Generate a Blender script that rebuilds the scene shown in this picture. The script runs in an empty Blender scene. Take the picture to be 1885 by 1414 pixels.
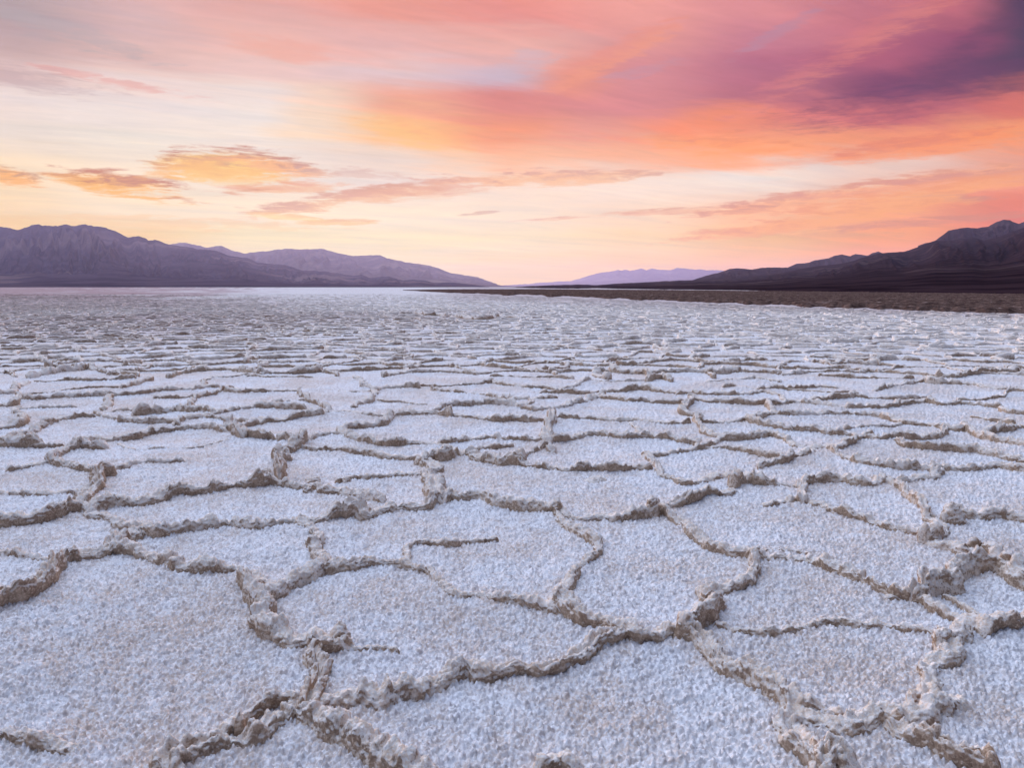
import bpy, math
import numpy as np
from mathutils import Vector, geometry

# ------------------------------------------------------------------ camera, sky, sun, exposure
SC = bpy.context.scene
COL = SC.collection
F, CX, CY, HORIZON, EYE = 1414.0, 942.5, 707.0, 528.0, 1.5     # photograph: focal length and horizon in its pixels, eye height in m
PITCH = math.atan((CY - HORIZON) / F)
SP, CP = math.sin(PITCH), math.cos(PITCH)

cam_data = bpy.data.cameras.new("camera")
cam = bpy.data.objects.new("camera", cam_data)
COL.objects.link(cam)
cam.location = (0, 0, EYE)
cam.rotation_euler = (math.pi / 2 - PITCH, 0, 0)
cam_data.sensor_width = 36.0
cam_data.lens = 36.0 * F / 1885.0
cam_data.clip_start, cam_data.clip_end = 0.05, 200000.0
SC.camera = cam

SUN_AZ, SUN_EL = math.radians(-12.0), math.radians(7.0)        # azimuth from straight ahead (+Y), to the right positive
SKY_GAIN = 1.0
SUN_POWER, SUN_COLOR = 2.3, (1.0, 0.66, 0.46)

SC.view_settings.view_transform = 'Standard'
SC.view_settings.look = 'None'
SC.view_settings.gamma = 1.0
SC.view_settings.exposure = 0.0
SC.render.engine = 'CYCLES'
SC.cycles.use_denoising = True
SC.cycles.volume_bounces = 1


def lin(c):
    return tuple(((v / 255) / 12.92 if v / 255 <= 0.04045 else ((v / 255 + 0.055) / 1.055) ** 2.4) for v in c)


HAZE_DENSITY, HAZE_TOP, HAZE_REACH = 2.6e-5, 1000.0, 38000.0


HAZE_G, HAZE_COLOR, AIR = 0.50, (0.61, 0.605, 1.0), (0.30, 0.275, 0.48)


def behind_haze(c, el, az):
    """The colour of the open sky that, seen through the evening haze built below, gives c in this direction."""
    e, a = math.radians(el), math.radians(az)
    T = math.exp(-HAZE_DENSITY * min(HAZE_TOP / math.sin(max(e, 0.01)), HAZE_REACH))
    mu = math.sin(e) * math.sin(SUN_EL) + math.cos(e) * math.cos(SUN_EL) * math.cos(a - SUN_AZ)
    hg = (1 - HAZE_G ** 2) / (1 + HAZE_G ** 2 - 2 * HAZE_G * mu) ** 1.5 / (4 * math.pi)
    glow = [A + SUN_POWER * s * k * hg * 0.8 for A, s, k in zip(AIR, SUN_COLOR, HAZE_COLOR)]
    return tuple(min(2.6, max(0.03, (v - g * (1 - T)) / T)) for v, g in zip(c, glow))


class NT:
    """Small helper round a node tree."""
    def __init__(self, tree):
        self.t = tree
        tree.nodes.clear()

    def n(self, kind, **props):
        nd = self.t.nodes.new(kind)
        for k, v in props.items():
            setattr(nd, k, v)
        return nd

    def put(self, sock, v):
        if isinstance(v, bpy.types.NodeSocket):
            self.t.links.new(v, sock)
        elif v is not None:
            sock.default_value = v

    def math(self, op, a, b=None, c=None, clamp=False):
        nd = self.n('ShaderNodeMath', operation=op, use_clamp=clamp)
        for i, v in enumerate((a, b, c)):
            self.put(nd.inputs[i], v)
        return nd.outputs[0]

    def vmath(self, op, a, b=None):
        nd = self.n('ShaderNodeVectorMath', operation=op)
        self.put(nd.inputs[0], a)
        if op == 'SCALE':
            self.put(nd.inputs['Scale'], b)
        else:
            self.put(nd.inputs[1], b)
        return nd.outputs[0]

    def remap(self, v, a, b, lo=0.0, hi=1.0, smooth=True):
        nd = self.n('ShaderNodeMapRange', interpolation_type='SMOOTHSTEP' if smooth else 'LINEAR')
        nd.clamp = True
        for i, q in enumerate((v, a, b, lo, hi)):
            self.put(nd.inputs[i], q)
        return nd.outputs[0]

    def mix(self, f, a, b, blend='MIX'):
        nd = self.n('ShaderNodeMix', data_type='RGBA', blend_type=blend)
        self.put(nd.inputs[0], f)
        self.put(nd.inputs[6], a if isinstance(a, bpy.types.NodeSocket) else (*a, 1))
        self.put(nd.inputs[7], b if isinstance(b, bpy.types.NodeSocket) else (*b, 1))
        return nd.outputs[2]

    def noise(self, vec, scale, detail=4, rough=0.55, dist=0.0):
        nd = self.n('ShaderNodeTexNoise')
        self.put(nd.inputs['Vector'], vec)
        nd.inputs['Scale'].default_value = scale
        nd.inputs['Detail'].default_value = detail
        nd.inputs['Roughness'].default_value = rough
        nd.inputs['Distortion'].default_value = dist
        return nd.outputs[0]

    def xyz(self, x, y, z):
        nd = self.n('ShaderNodeCombineXYZ')
        for i, v in enumerate((x, y, z)):
            self.put(nd.inputs[i], v)
        return nd.outputs[0]

    def sep(self, v):
        nd = self.n('ShaderNodeSeparateXYZ')
        self.put(nd.inputs[0], v)
        return nd.outputs


def px_dir(px, py):
    """World direction of a photograph pixel (numpy friendly)."""
    px, py = np.asarray(px, float), np.asarray(py, float)
    xc, yc = (px - CX) / F, -(py - CY) / F
    return xc, CP + yc * SP, -SP + yc * CP


def az_el(px, py):
    x, y, z = px_dir(px, py)
    return np.degrees(np.arctan2(x, y)), np.degrees(np.arctan2(z, np.hypot(x, y)))


# sky colours read from the photograph, row by row: (pixel row, ((pixel column, colour), ...))
SKY_ROWS = [
    (20, [(0, (196, 172, 172)), (235, (222, 178, 175)), (470, (230, 170, 160)), (700, (233, 158, 143)), (942, (233, 150, 140)), (1180, (230, 158, 152)), (1400, (212, 140, 146)), (1640, (208, 128, 135)), (1770, (165, 98, 118)), (1885, (120, 78, 105))]),
    (80, [(0, (180, 160, 162)), (235, (212, 178, 176)), (470, (232, 182, 172)), (700, (232, 178, 170)), (942, (234, 176, 166)), (1180, (222, 150, 146)), (1400, (200, 130, 145)), (1640, (192, 116, 130)), (1750, (188, 108, 122)), (1885, (88, 58, 95))]),
    (140, [(0, (194, 166, 164)), (235, (218, 182, 176)), (470, (232, 196, 190)), (700, (230, 198, 196)), (930, (206, 180, 192)), (1060, (230, 150, 132)), (1180, (214, 142, 146)), (1400, (188, 114, 135)), (1640, (172, 98, 122)), (1770, (150, 85, 112)), (1885, (85, 58, 95))]),
    (190, [(0, (222, 194, 190)), (235, (238, 214, 206)), (470, (242, 222, 212)), (570, (247, 212, 190)), (730, (242, 170, 145)), (930, (224, 142, 134)), (1180, (216, 140, 142)), (1400, (186, 114, 130)), (1640, (134, 82, 112)), (1885, (92, 60, 98))]),
    (240, [(0, (236, 218, 210)), (235, (240, 224, 215)), (470, (244, 228, 216)), (560, (249, 220, 194)), (740, (252, 192, 138)), (942, (242, 158, 126)), (1100, (234, 158, 144)), (1300, (248, 150, 118)), (1500, (222, 130, 126)), (1700, (196, 112, 120)), (1885, (212, 120, 112))]),
    (290, [(0, (240, 222, 206)), (235, (243, 228, 212)), (470, (244, 226, 212)), (700, (246, 218, 198)), (820, (254, 208, 176)), (942, (250, 190, 158)), (1180, (248, 182, 152)), (1400, (255, 170, 130)), (1640, (244, 156, 124)), (1885, (248, 160, 122))]),
    (340, [(0, (250, 224, 192)), (235, (250, 228, 205)), (470, (247, 228, 212)), (700, (245, 224, 212)), (942, (248, 222, 206)), (1180, (248, 225, 212)), (1400, (242, 225, 216)), (1640, (240, 206, 192)), (1885, (238, 166, 146))]),
    (400, [(0, (250, 218, 180)), (235, (252, 228, 200)), (470, (252, 230, 206)), (700, (252, 231, 209)), (942, (253, 228, 206)), (1180, (253, 219, 194)), (1400, (251, 194, 160)), (1640, (248, 172, 140)), (1885, (232, 142, 128))]),
    (450, [(0, (250, 210, 164)), (235, (250, 210, 164)), (470, (253, 230, 196)), (700, (253, 230, 200)), (942, (253, 227, 198)), (1180, (252, 215, 182)), (1400, (250, 196, 156)), (1640, (246, 172, 140)), (1885, (228, 140, 126))]),
    (505, [(0, (250, 205, 155)), (235, (250, 212, 160)), (470, (252, 222, 172)), (700, (253, 224, 180)), (942, (253, 217, 178)), (1180, (253, 208, 178)), (1400, (250, 194, 162)), (1640, (242, 172, 145)), (1885, (225, 140, 126))]),
]

# single clouds: centre, half length, half height (px of the photo), tilt (deg, up to the right), colours low / high, cover, softness, raggedness
CLOUDS = [
    ((150, 336), 70, 12, -10, (252, 190, 118), (222, 156, 118), 0.85, 0.9, 1.3),
    ((250, 344), 120, 25, -7, (253, 192, 112), (206, 140, 112), 0.92, 0.8, 1.3),
    ((330, 366), 45, 6, -5, (222, 160, 124), (216, 152, 124), 0.8, 0.9, 1.5),
    ((405, 298), 130, 30, 3, (254, 206, 134), (208, 150, 132), 0.95, 0.7, 1.2),
    ((500, 300), 110, 15, -7, (250, 188, 142), (210, 156, 142), 0.9, 0.8, 1.4),
    ((330, 308), 80, 14, 14, (252, 194, 132), (236, 176, 138), 0.8, 0.9, 1.4),
    ((430, 326), 110, 20, -2, (254, 208, 144), (252, 196, 136), 0.8, 1.1, 1.4),
    ((500, 348), 130, 14, 5, (248, 192, 152), (238, 174, 148), 0.75, 1.0, 1.6),
    ((410, 358), 70, 7, 8, (228, 168, 138), (224, 164, 140), 0.7, 1.0, 1.6),
    ((10, 322), 62, 19, -8, (253, 184, 110), (200, 148, 126), 0.9, 0.8, 1.2),
    ((660, 318), 110, 11, -2, (228, 190, 176), (220, 180, 170), 0.6, 1.1, 2.0),
    ((820, 338), 200, 15, 7, (240, 190, 170), (226, 178, 166), 0.7, 1.1, 1.8),
    ((640, 366), 180, 18, 9, (248, 196, 160), (226, 172, 154), 0.85, 1.0, 1.6),
    ((780, 355), 170, 14, 5, (248, 202, 172), (238, 184, 164), 0.6, 1.2, 1.8),
    ((1000, 326), 220, 16, 1, (252, 196, 158), (226, 172, 158), 0.8, 1.0, 1.6),
    ((620, 409), 85, 6, 1, (252, 208, 160), (246, 190, 152), 0.75, 1.0, 1.6),
    ((530, 399), 70, 6, -3, (254, 220, 164), (252, 206, 158), 0.7, 1.0, 1.6),
    ((878, 393), 38, 3.5, 6, (228, 190, 176), (228, 188, 174), 0.75, 1.0, 1.6),
    ((250, 412), 340, 14, 0, (250, 208, 160), (248, 204, 164), 0.5, 1.2, 2.0),
    ((1100, 396), 150, 5, 4, (244, 194, 168), (232, 180, 164), 0.75, 1.0, 1.8),
    ((1250, 388), 160, 6, 3, (244, 190, 164), (232, 178, 162), 0.7, 1.0, 1.8),
    ((1370, 386), 60, 8, 3, (226, 164, 146), (222, 160, 146), 0.7, 1.1, 1.6),
    ((1560, 358), 300, 24, 7, (252, 182, 144), (226, 162, 146), 0.85, 1.0, 1.6),
    ((1740, 336), 220, 14, 3, (244, 172, 146), (222, 156, 148), 0.75, 1.0, 1.8),
    ((1740, 362), 90, 9, -3, (208, 150, 146), (206, 148, 146), 0.7, 1.2, 1.8),
    ((1600, 378), 230, 22, 8, (252, 180, 138), (242, 166, 138), 0.85, 1.0, 1.5),
    ((1500, 432), 150, 10, -1, (230, 172, 148), (226, 168, 148), 0.5, 1.2, 1.8),
    ((1480, 410), 260, 16, 6, (252, 180, 138), (240, 168, 142), 0.75, 1.1, 1.6),
    ((1700, 410), 160, 10, 3, (222, 154, 142), (214, 150, 142), 0.7, 1.1, 1.6),
    ((750, 238), 150, 26, -13, (255, 200, 132), (250, 180, 134), 0.55, 1.3, 1.4),
    ((1290, 262), 230, 24, -5, (254, 164, 110), (240, 150, 116), 0.6, 1.1, 1.4),
    ((1700, 268), 200, 22, 6, (252, 156, 112), (230, 138, 118), 0.7, 1.0, 1.6),
    ((1560, 95), 300, 30, 24, (236, 146, 130), (222, 132, 130), 0.5, 1.5, 1.6),
    ((1690, 170), 250, 40, 8, (128, 80, 110), (112, 72, 107), 0.65, 1.8, 1.5),
    ((1800, 70), 120, 22, 30, (102, 68, 100), (96, 64, 99), 0.5, 1.6, 1.0),
    ((1860, 150), 60, 20, 12, (96, 64, 99), (92, 62, 97), 0.45, 1.6, 1.0),
    ((1110, 112), 150, 22, 22, (240, 158, 132), (232, 150, 136), 0.7, 1.2, 1.6),
    ((960, 120), 90, 26, 15, (200, 182, 196), (204, 184, 198), 0.45, 1.3, 1.8),
    ((1430, 60), 110, 12, 22, (186, 140, 160), (184, 138, 160), 0.6, 1.2, 1.6),
    ((1180, 130), 90, 12, 10, (196, 150, 166), (196, 150, 166), 0.5, 1.2, 1.6),
    ((520, 90), 90, 24, -8, (240, 172, 152), (236, 168, 152), 0.5, 1.2, 1.5),
    ((220, 150), 150, 9, -5, (232, 168, 156), (226, 164, 156), 0.6, 1.1, 1.8),
    ((120, 60), 170, 22, -10, (178, 166, 170), (182, 168, 172), 0.5, 1.2, 1.6),
    ((60, 150), 120, 22, -4, (188, 158, 158), (186, 158, 160), 0.5, 1.2, 1.6),
]

world = bpy.data.worlds.new("World")
SC.world = world
world.use_nodes = True


def build_sky():
    w = NT(world.node_tree)
    gen = w.n('ShaderNodeTexCoord').outputs['Generated']
    d = w.vmath('NORMALIZE', gen)
    dx, dy, dz = w.sep(d)
    az = w.math('MULTIPLY', w.math('ARCTAN2', dx, dy), 180 / math.pi)
    el = w.math('MULTIPLY', w.math('ARCSINE', dz), 180 / math.pi)
    # position on a flat cloud layer overhead: streaks run together towards the horizon as real ones do
    inv = w.math('DIVIDE', 1.0, w.math('ADD', w.math('MAXIMUM', dz, 0.0), 0.07))
    cu, cv = w.math('MULTIPLY', dx, inv), w.math('MULTIPLY', dy, inv)
    plane = w.xyz(cu, cv, 0.0)
    rot = w.n('ShaderNodeVectorRotate', rotation_type='Z_AXIS')
    w.put(rot.inputs['Vector'], plane)
    rot.inputs['Angle'].default_value = math.radians(-28)
    ru, rv, _ = w.sep(rot.outputs[0])
    streak_v = w.xyz(w.math('MULTIPLY', ru, 0.42), w.math('MULTIPLY', rv, 1.5), 1.7)
    streak = w.noise(streak_v, 1.5, 8, 0.58, 0.6)
    broad = w.noise(w.xyz(w.math('MULTIPLY', ru, 0.5), rv, 4.3), 0.8, 5, 0.5, 0.4)
    # fine horizontal wisps near the horizon
    wisp = w.noise(w.xyz(w.math('MULTIPLY', az, 0.055), w.math('MULTIPLY', el, 0.75), 2.2), 1.0, 7, 0.62, 0.5)
    wisp2 = w.noise(w.xyz(w.math('MULTIPLY', az, 0.16), w.math('MULTIPLY', el, 1.1), 7.7), 1.0, 6, 0.65, 0.3)
    b0 = w.math('SUBTRACT', broad, 0.5)
    s0 = w.math('SUBTRACT', streak, 0.5)
    k0 = w.math('SUBTRACT', wisp, 0.5)
    k2 = w.math('SUBTRACT', wisp2, 0.5)
    up = w.remap(el, 3.0, 12.0, 0.25, 1.0)
    az_w = w.math('ADD', az, w.math('MULTIPLY', w.math('ADD', w.math('MULTIPLY', b0, 6.0), w.math('MULTIPLY', s0, 5.0)), up))
    el_w = w.math('ADD', el, w.math('ADD', w.math('MULTIPLY', w.math('MULTIPLY', s0, up), 3.6), w.math('MULTIPLY', k0, 2.0)))
    # rows of colour
    els, rows = [], []
    for py, stops in SKY_ROWS:
        els.append(float(az_el(942, py)[1]))
        rows.append([(float(az_el(px, py)[0]), behind_haze(lin(c), els[-1], float(az_el(px, py)[0]))) for px, c in stops])
    order = np.argsort(els)
    acc = None
    LO, HI = -36.0, 36.0
    u = w.remap(az_w, LO, HI, smooth=False)
    last = None
    for i in order:
        ramp = w.n('ShaderNodeValToRGB')
        cr = ramp.color_ramp
        cr.interpolation = 'EASE'
        w.put(ramp.inputs[0], u)
        for k, (a, c) in enumerate(rows[i]):
            p = (a - LO) / (HI - LO)
            e = cr.elements[k] if k < 2 else cr.elements.new(p)
            e.position = p
            e.color = (*c, 1)
        if acc is None:
            acc = ramp.outputs[0]
        else:
            acc = w.mix(w.remap(el_w, els[last], els[i]), acc, ramp.outputs[0])
        last = i
    fine = w.noise(w.xyz(w.math('MULTIPLY', ru, 1.4), w.math('MULTIPLY', rv, 5.5), 6.1), 1.6, 8, 0.62, 0.8)
    fine0 = w.math('MULTIPLY', w.math('SUBTRACT', fine, 0.5), up)
    # soft light and shade of the cloud sheet: warm lit wisps, cool thin gaps
    lum = w.math('ADD', 1.0, w.math('MULTIPLY', w.math('ADD', s0, w.math('ADD', w.math('MULTIPLY', k2, 0.5), w.math('MULTIPLY', fine0, 0.8))), 0.34))
    tint = w.mix(w.remap(streak, 0.35, 0.65), (0.97, 0.985, 1.04), (1.03, 1.0, 0.965))
    acc = w.mix(1.0, acc, tint, 'MULTIPLY')
    sc = w.n('ShaderNodeMix', data_type='RGBA', blend_type='MULTIPLY')
    sc.inputs[0].default_value = 1.0
    w.put(sc.inputs[6], acc)
    w.put(sc.inputs[7], w.xyz(lum, lum, lum))
    acc = sc.outputs[2]
    # the single clouds
    wisp3 = w.noise(w.xyz(w.math('MULTIPLY', az, 0.5), w.math('MULTIPLY', w.math('ADD', el, w.math('MULTIPLY', k2, 0.6)), 3.2), 3.1), 1.0, 6, 0.62, 0.4)
    k3 = w.math('SUBTRACT', wisp3, 0.5)
    rag = w.math('ADD', w.math('MULTIPLY', k0, 0.9), w.math('ADD', w.math('MULTIPLY', k2, 1.1), w.math('MULTIPLY', k3, 1.3)))
    for (cx, cy), hl, hh, tilt, lo, hi, cover, soft, ragged in CLOUDS:
        a0, e0 = (float(v) for v in az_el(cx, cy))
        deg = 180 / math.pi / F
        ra, re = hl * deg, hh * deg
        ct, st = math.cos(math.radians(tilt)), math.sin(math.radians(tilt))
        da, de = w.math('SUBTRACT', az, a0), w.math('SUBTRACT', el, e0)
        xx = w.math('ADD', w.math('MULTIPLY', da, ct / ra), w.math('MULTIPLY', de, st / ra))
        yy = w.math('ADD', w.math('MULTIPLY', da, -st / re), w.math('MULTIPLY', de, ct / re))
        r2 = w.math('ADD', w.math('MULTIPLY', xx, xx), w.math('MULTIPLY', yy, yy))
        dens = w.math('ADD', w.math('SUBTRACT', 1.0, r2), w.math('MULTIPLY', rag, ragged * 1.5))
        al = w.remap(dens, 0.0, soft, 0.0, cover)
        cc = w.mix(w.remap(w.math('ADD', yy, w.math('ADD', w.math('MULTIPLY', k2, 2.5), w.math('MULTIPLY', k3, 3.5))), -0.35, 0.85), behind_haze(lin(lo), e0, a0), behind_haze(lin(hi), e0, a0))
        acc = w.mix(al, acc, cc)
    # dusk air above and behind; bright lobe ahead, dark back shaped for directional light
    nish = w.n('ShaderNodeTexSky', sky_type='NISHITA')
    nish.sun_disc = False
    nish.sun_elevation = SUN_EL
    nish.sun_rotation = SUN_AZ
    nish.altitude = 0.0
    air = w.mix(1.0, nish.outputs[0], (0.10, 0.10, 0.10), 'MULTIPLY')
    lob = w.vmath('DOT_PRODUCT', d, tuple(Vector((-0.42, 0.56, 0.72)).normalized()))
    lob = [nd for nd in w.t.nodes if nd.type == 'VECT_MATH'][-1].outputs['Value']
    zen = w.mix(w.remap(lob, 0.36, 0.98), (0.17, 0.225, 0.40), (2.35, 2.65, 3.42))
    zen = w.mix(w.remap(dz, 0.05, 0.45), w.mix(w.remap(dy, -0.3, 0.6), (0.13, 0.12, 0.20), (0.50, 0.32, 0.34)), zen)
    zen = w.mix(0.15, zen, air)
    front = w.math('MULTIPLY', w.remap(el, 22.0, 33.0, 1.0, 0.0), w.remap(w.math('ABSOLUTE', az), 42.0, 75.0, 1.0, 0.0))
    final = w.mix(front, zen, acc)
    final = w.mix(w.remap(el, -4.0, -0.5), (0.30, 0.27, 0.30), final)
    bg = w.n('ShaderNodeBackground')
    w.put(bg.inputs[0], final)
    bg.inputs[1].default_value = SKY_GAIN
    out = w.n('ShaderNodeOutputWorld')
    w.t.links.new(bg.outputs[0], out.inputs[0])


build_sky()

sun_data = bpy.data.lights.new("sun", 'SUN')
sun_data.energy = SUN_POWER
sun_data.angle = math.radians(14)
sun_data.color = SUN_COLOR
sun = bpy.data.objects.new("sun", sun_data)
COL.objects.link(sun)
sd = Vector((math.sin(SUN_AZ) * math.cos(SUN_EL), math.cos(SUN_AZ) * math.cos(SUN_EL), math.sin(SUN_EL)))
sun.rotation_euler = sd.to_track_quat('Z', 'Y').to_euler()


# ------------------------------------------------------------------ noise
def _hash(ix, iy, iz, seed):
    with np.errstate(over='ignore'):
        h = (ix.astype(np.int64).astype(np.uint32) * np.uint32(374761393)
             + iy.astype(np.int64).astype(np.uint32) * np.uint32(668265263)
             + iz.astype(np.int64).astype(np.uint32) * np.uint32(2147483647)
             + np.uint32((seed * 1442695041) & 0xffffffff))
        h = (h ^ (h >> np.uint32(13))) * np.uint32(1274126177)
        h = h ^ (h >> np.uint32(16))
        h = h * np.uint32(2246822519)
        h = h ^ (h >> np.uint32(15))
    return h


def _u(h):
    return (h & np.uint32(0xffffff)).astype(np.float32) / np.float32(0xffffff)


def vnoise2(x, y, seed=0):
    x0, y0 = np.floor(x), np.floor(y)
    fx, fy = (x - x0).astype(np.float32), (y - y0).astype(np.float32)
    fx, fy = fx * fx * fx * (fx * (fx * 6 - 15) + 10), fy * fy * fy * (fy * (fy * 6 - 15) + 10)
    z = np.zeros_like(x0)
    a, b = _u(_hash(x0, y0, z, seed)), _u(_hash(x0 + 1, y0, z, seed))
    c, d = _u(_hash(x0, y0 + 1, z, seed)), _u(_hash(x0 + 1, y0 + 1, z, seed))
    return (a + (b - a) * fx) * (1 - fy) + (c + (d - c) * fx) * fy - 0.5


def fbm2(x, y, octaves=4, seed=0, gain=0.5):
    s, amp = 0.0, 1.0
    for o in range(octaves):
        s = s + amp * vnoise2(x * 2 ** o + 17.3 * o, y * 2 ** o - 9.1 * o, seed + o)
        amp *= gain
    return s


def ridged2(x, y, octaves=5, seed=0):
    s, amp, w = 0.0, 1.0, 1.0
    for o in range(octaves):
        v = 1 - np.abs(2 * vnoise2(x * 2.03 ** o + 5.7 * o, y * 2.03 ** o + 3.1 * o, seed + o))
        v = v * v * w
        w = np.clip(v * 1.6, 0, 1)
        s = s + amp * v
        amp *= 0.5
    return s


def vnoise3(x, y, z, seed=0):
    x0, y0, z0 = np.floor(x), np.floor(y), np.floor(z)
    f = [(v - v0).astype(np.float32) for v, v0 in ((x, x0), (y, y0), (z, z0))]
    f = [t * t * (3 - 2 * t) for t in f]
    r = 0.0
    for i in (0, 1):
        for j in (0, 1):
            for k in (0, 1):
                w = (f[0] if i else 1 - f[0]) * (f[1] if j else 1 - f[1]) * (f[2] if k else 1 - f[2])
                r = r + w * _u(_hash(x0 + i, y0 + j, z0 + k, seed))
    return r - 0.5


def worley2(x, y, seed=0):
    """Distance to the nearest random point and that point's random number."""
    x0, y0 = np.floor(x), np.floor(y)
    best = np.full(x.shape, 9.0, np.float32)
    val = np.zeros(x.shape, np.float32)
    z = np.zeros_like(x0)
    for i in (-1, 0, 1):
        for j in (-1, 0, 1):
            h = _hash(x0 + i, y0 + j, z, seed)
            px = (x0 + i - x).astype(np.float32) + _u(h)
            py = (y0 + j - y).astype(np.float32) + _u(h * np.uint32(2654435761) >> np.uint32(3))
            d = px * px + py * py
            m = d < best
            best = np.where(m, d, best)
            val = np.where(m, _u(h * np.uint32(1597334677) >> np.uint32(5)), val)
    return np.sqrt(best), val


def worley3(x, y, z, seed=0):
    x0, y0, z0 = np.floor(x), np.floor(y), np.floor(z)
    best = np.full(x.shape, 9.0, np.float32)
    for i in (-1, 0, 1):
        for j in (-1, 0, 1):
            for k in (-1, 0, 1):
                h = _hash(x0 + i, y0 + j, z0 + k, seed)
                px = (x0 + i - x).astype(np.float32) + _u(h)
                py = (y0 + j - y).astype(np.float32) + _u(h * np.uint32(2654435761) >> np.uint32(3))
                pz = (z0 + k - z).astype(np.float32) + _u(h * np.uint32(1597334677) >> np.uint32(5))
                best = np.minimum(best, px * px + py * py + pz * pz)
    return np.sqrt(best)


def sstep(a, b, v):
    t = np.clip((v - a) / (b - a), 0, 1)
    return t * t * (3 - 2 * t)


# ------------------------------------------------------------------ mesh helpers
def grid_faces(n, m, off=0):
    """Quads of an n by m vertex grid (row major)."""
    i = np.arange(n - 1)[:, None] * m + np.arange(m - 1)[None, :] + off
    return np.stack([i, i + 1, i + m + 1, i + m], -1).reshape(-1, 4)


def mesh_obj(name, verts, quads, mat, attrs=None, parent=None, loc=None):
    me = bpy.data.meshes.new(name)
    verts = np.asarray(verts, np.float32).reshape(-1, 3)
    if loc is not None:
        verts = verts - np.asarray(loc, np.float32)
    quads = np.asarray(quads, np.int32)
    me.vertices.add(len(verts))
    me.vertices.foreach_set('co', verts.ravel())
    me.loops.add(quads.size)
    me.loops.foreach_set('vertex_index', quads.ravel())
    me.polygons.add(len(quads))
    me.polygons.foreach_set('loop_start', np.arange(0, quads.size, 4, dtype=np.int32))
    me.polygons.foreach_set('use_smooth', np.ones(len(quads), bool))
    for k, v in (attrs or {}).items():
        a = me.attributes.new(k, 'FLOAT', 'POINT')
        a.data.foreach_set('value', np.asarray(v, np.float32).ravel())
    me.update(calc_edges=True)
    me.materials.append(mat)
    o = bpy.data.objects.new(name, me)
    if loc is not None:
        o.location = loc
    COL.objects.link(o)
    return o


def structure(o):
    o['kind'] = 'structure'
    return o


def to_ground(px, py):
    x, y, z = px_dir(px, py)
    t = EYE / -z
    return x * t, y * t


def to_px(x, y, z=0.0):
    yy = y * CP - (z - EYE) * SP
    up = y * SP + (z - EYE) * CP
    return CX + F * x / yy, CY - F * up / yy


# ------------------------------------------------------------------ materials
def material(name):
    m = bpy.data.materials.new(name)
    m.use_nodes = True
    return m, NT(m.node_tree)


def finish(nt, color, rough, normal=None, spec=0.25):
    if spec is None:
        b = nt.n('ShaderNodeBsdfDiffuse')
        nt.put(b.inputs['Color'], color)
    else:
        b = nt.n('ShaderNodeBsdfPrincipled')
        nt.put(b.inputs['Base Color'], color)
        nt.put(b.inputs['Roughness'], rough)
        b.inputs['Specular IOR Level'].default_value = spec
    if normal is not None:
        nt.put(b.inputs['Normal'], normal)
    o = nt.n('ShaderNodeOutputMaterial')
    nt.t.links.new(b.outputs[0], o.inputs[0])
    return b


def bump(nt, h, strength, dist):
    b = nt.n('ShaderNodeBump')
    b.inputs['Strength'].default_value = strength
    b.inputs['Distance'].default_value = dist
    nt.put(b.inputs['Height'], h)
    return b.outputs[0]


WHITE, GREYSALT, TAN, BROWN = (0.80, 0.80, 0.82), (0.50, 0.475, 0.47), (0.64, 0.475, 0.345), (0.33, 0.22, 0.15)


def salt_ground_material():
    m, n = material("salt_crust")
    pos = n.n('ShaderNodeNewGeometry').outputs['Position']
    att = n.n('ShaderNodeAttribute', attribute_name='mud_and_shade').outputs['Fac']
    big = n.noise(pos, 1.1, 5, 0.6)
    mid = n.noise(pos, 9.0, 5, 0.65)
    fine = n.noise(pos, 75.0, 3, 0.6)
    patch = n.math('ADD', n.math('MULTIPLY', big, 0.8), n.math('MULTIPLY', mid, 0.5))
    patch = n.remap(patch, 0.52, 0.80)
    grain = n.remap(fine, 0.42, 0.66)
    cry = n.n('ShaderNodeTexVoronoi', feature='F1')
    n.put(cry.inputs['Vector'], pos)
    cry.inputs['Scale'].default_value = 70.0
    tone = n.sep(cry.outputs['Color'])[0]
    c = n.mix(n.math('MULTIPLY', grain, 0.5), WHITE, GREYSALT)
    c = n.mix(n.remap(tone, 0.45, 1.0, 0.0, 0.75), c, (0.43, 0.40, 0.40))
    c = n.mix(n.math('MULTIPLY', patch, n.remap(fine, 0.35, 0.6, 0.15, 0.75)), c, (0.54, 0.405, 0.31))
    far = n.math('ADD', n.math('MULTIPLY', n.noise(n.vmath('MULTIPLY', pos, (0.55, 0.55, 0.0)), 1.0, 6, 0.7), 0.6), n.math('MULTIPLY', n.noise(n.vmath('MULTIPLY', pos, (0.05, 0.02, 0.0)), 1.0, 5, 0.7), 0.4))
    st = n.math('MULTIPLY', att, n.remap(far, 0.30, 0.62, 0.55, 1.0))
    c = n.mix(st, c, (0.35, 0.225, 0.225))
    h = n.math('ADD', n.noise(pos, 190.0, 3, 0.6), n.math('MULTIPLY', fine, 1.5))
    finish(n, c, 0.85, bump(n, h, 0.5, 0.006), None)
    return m


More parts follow.
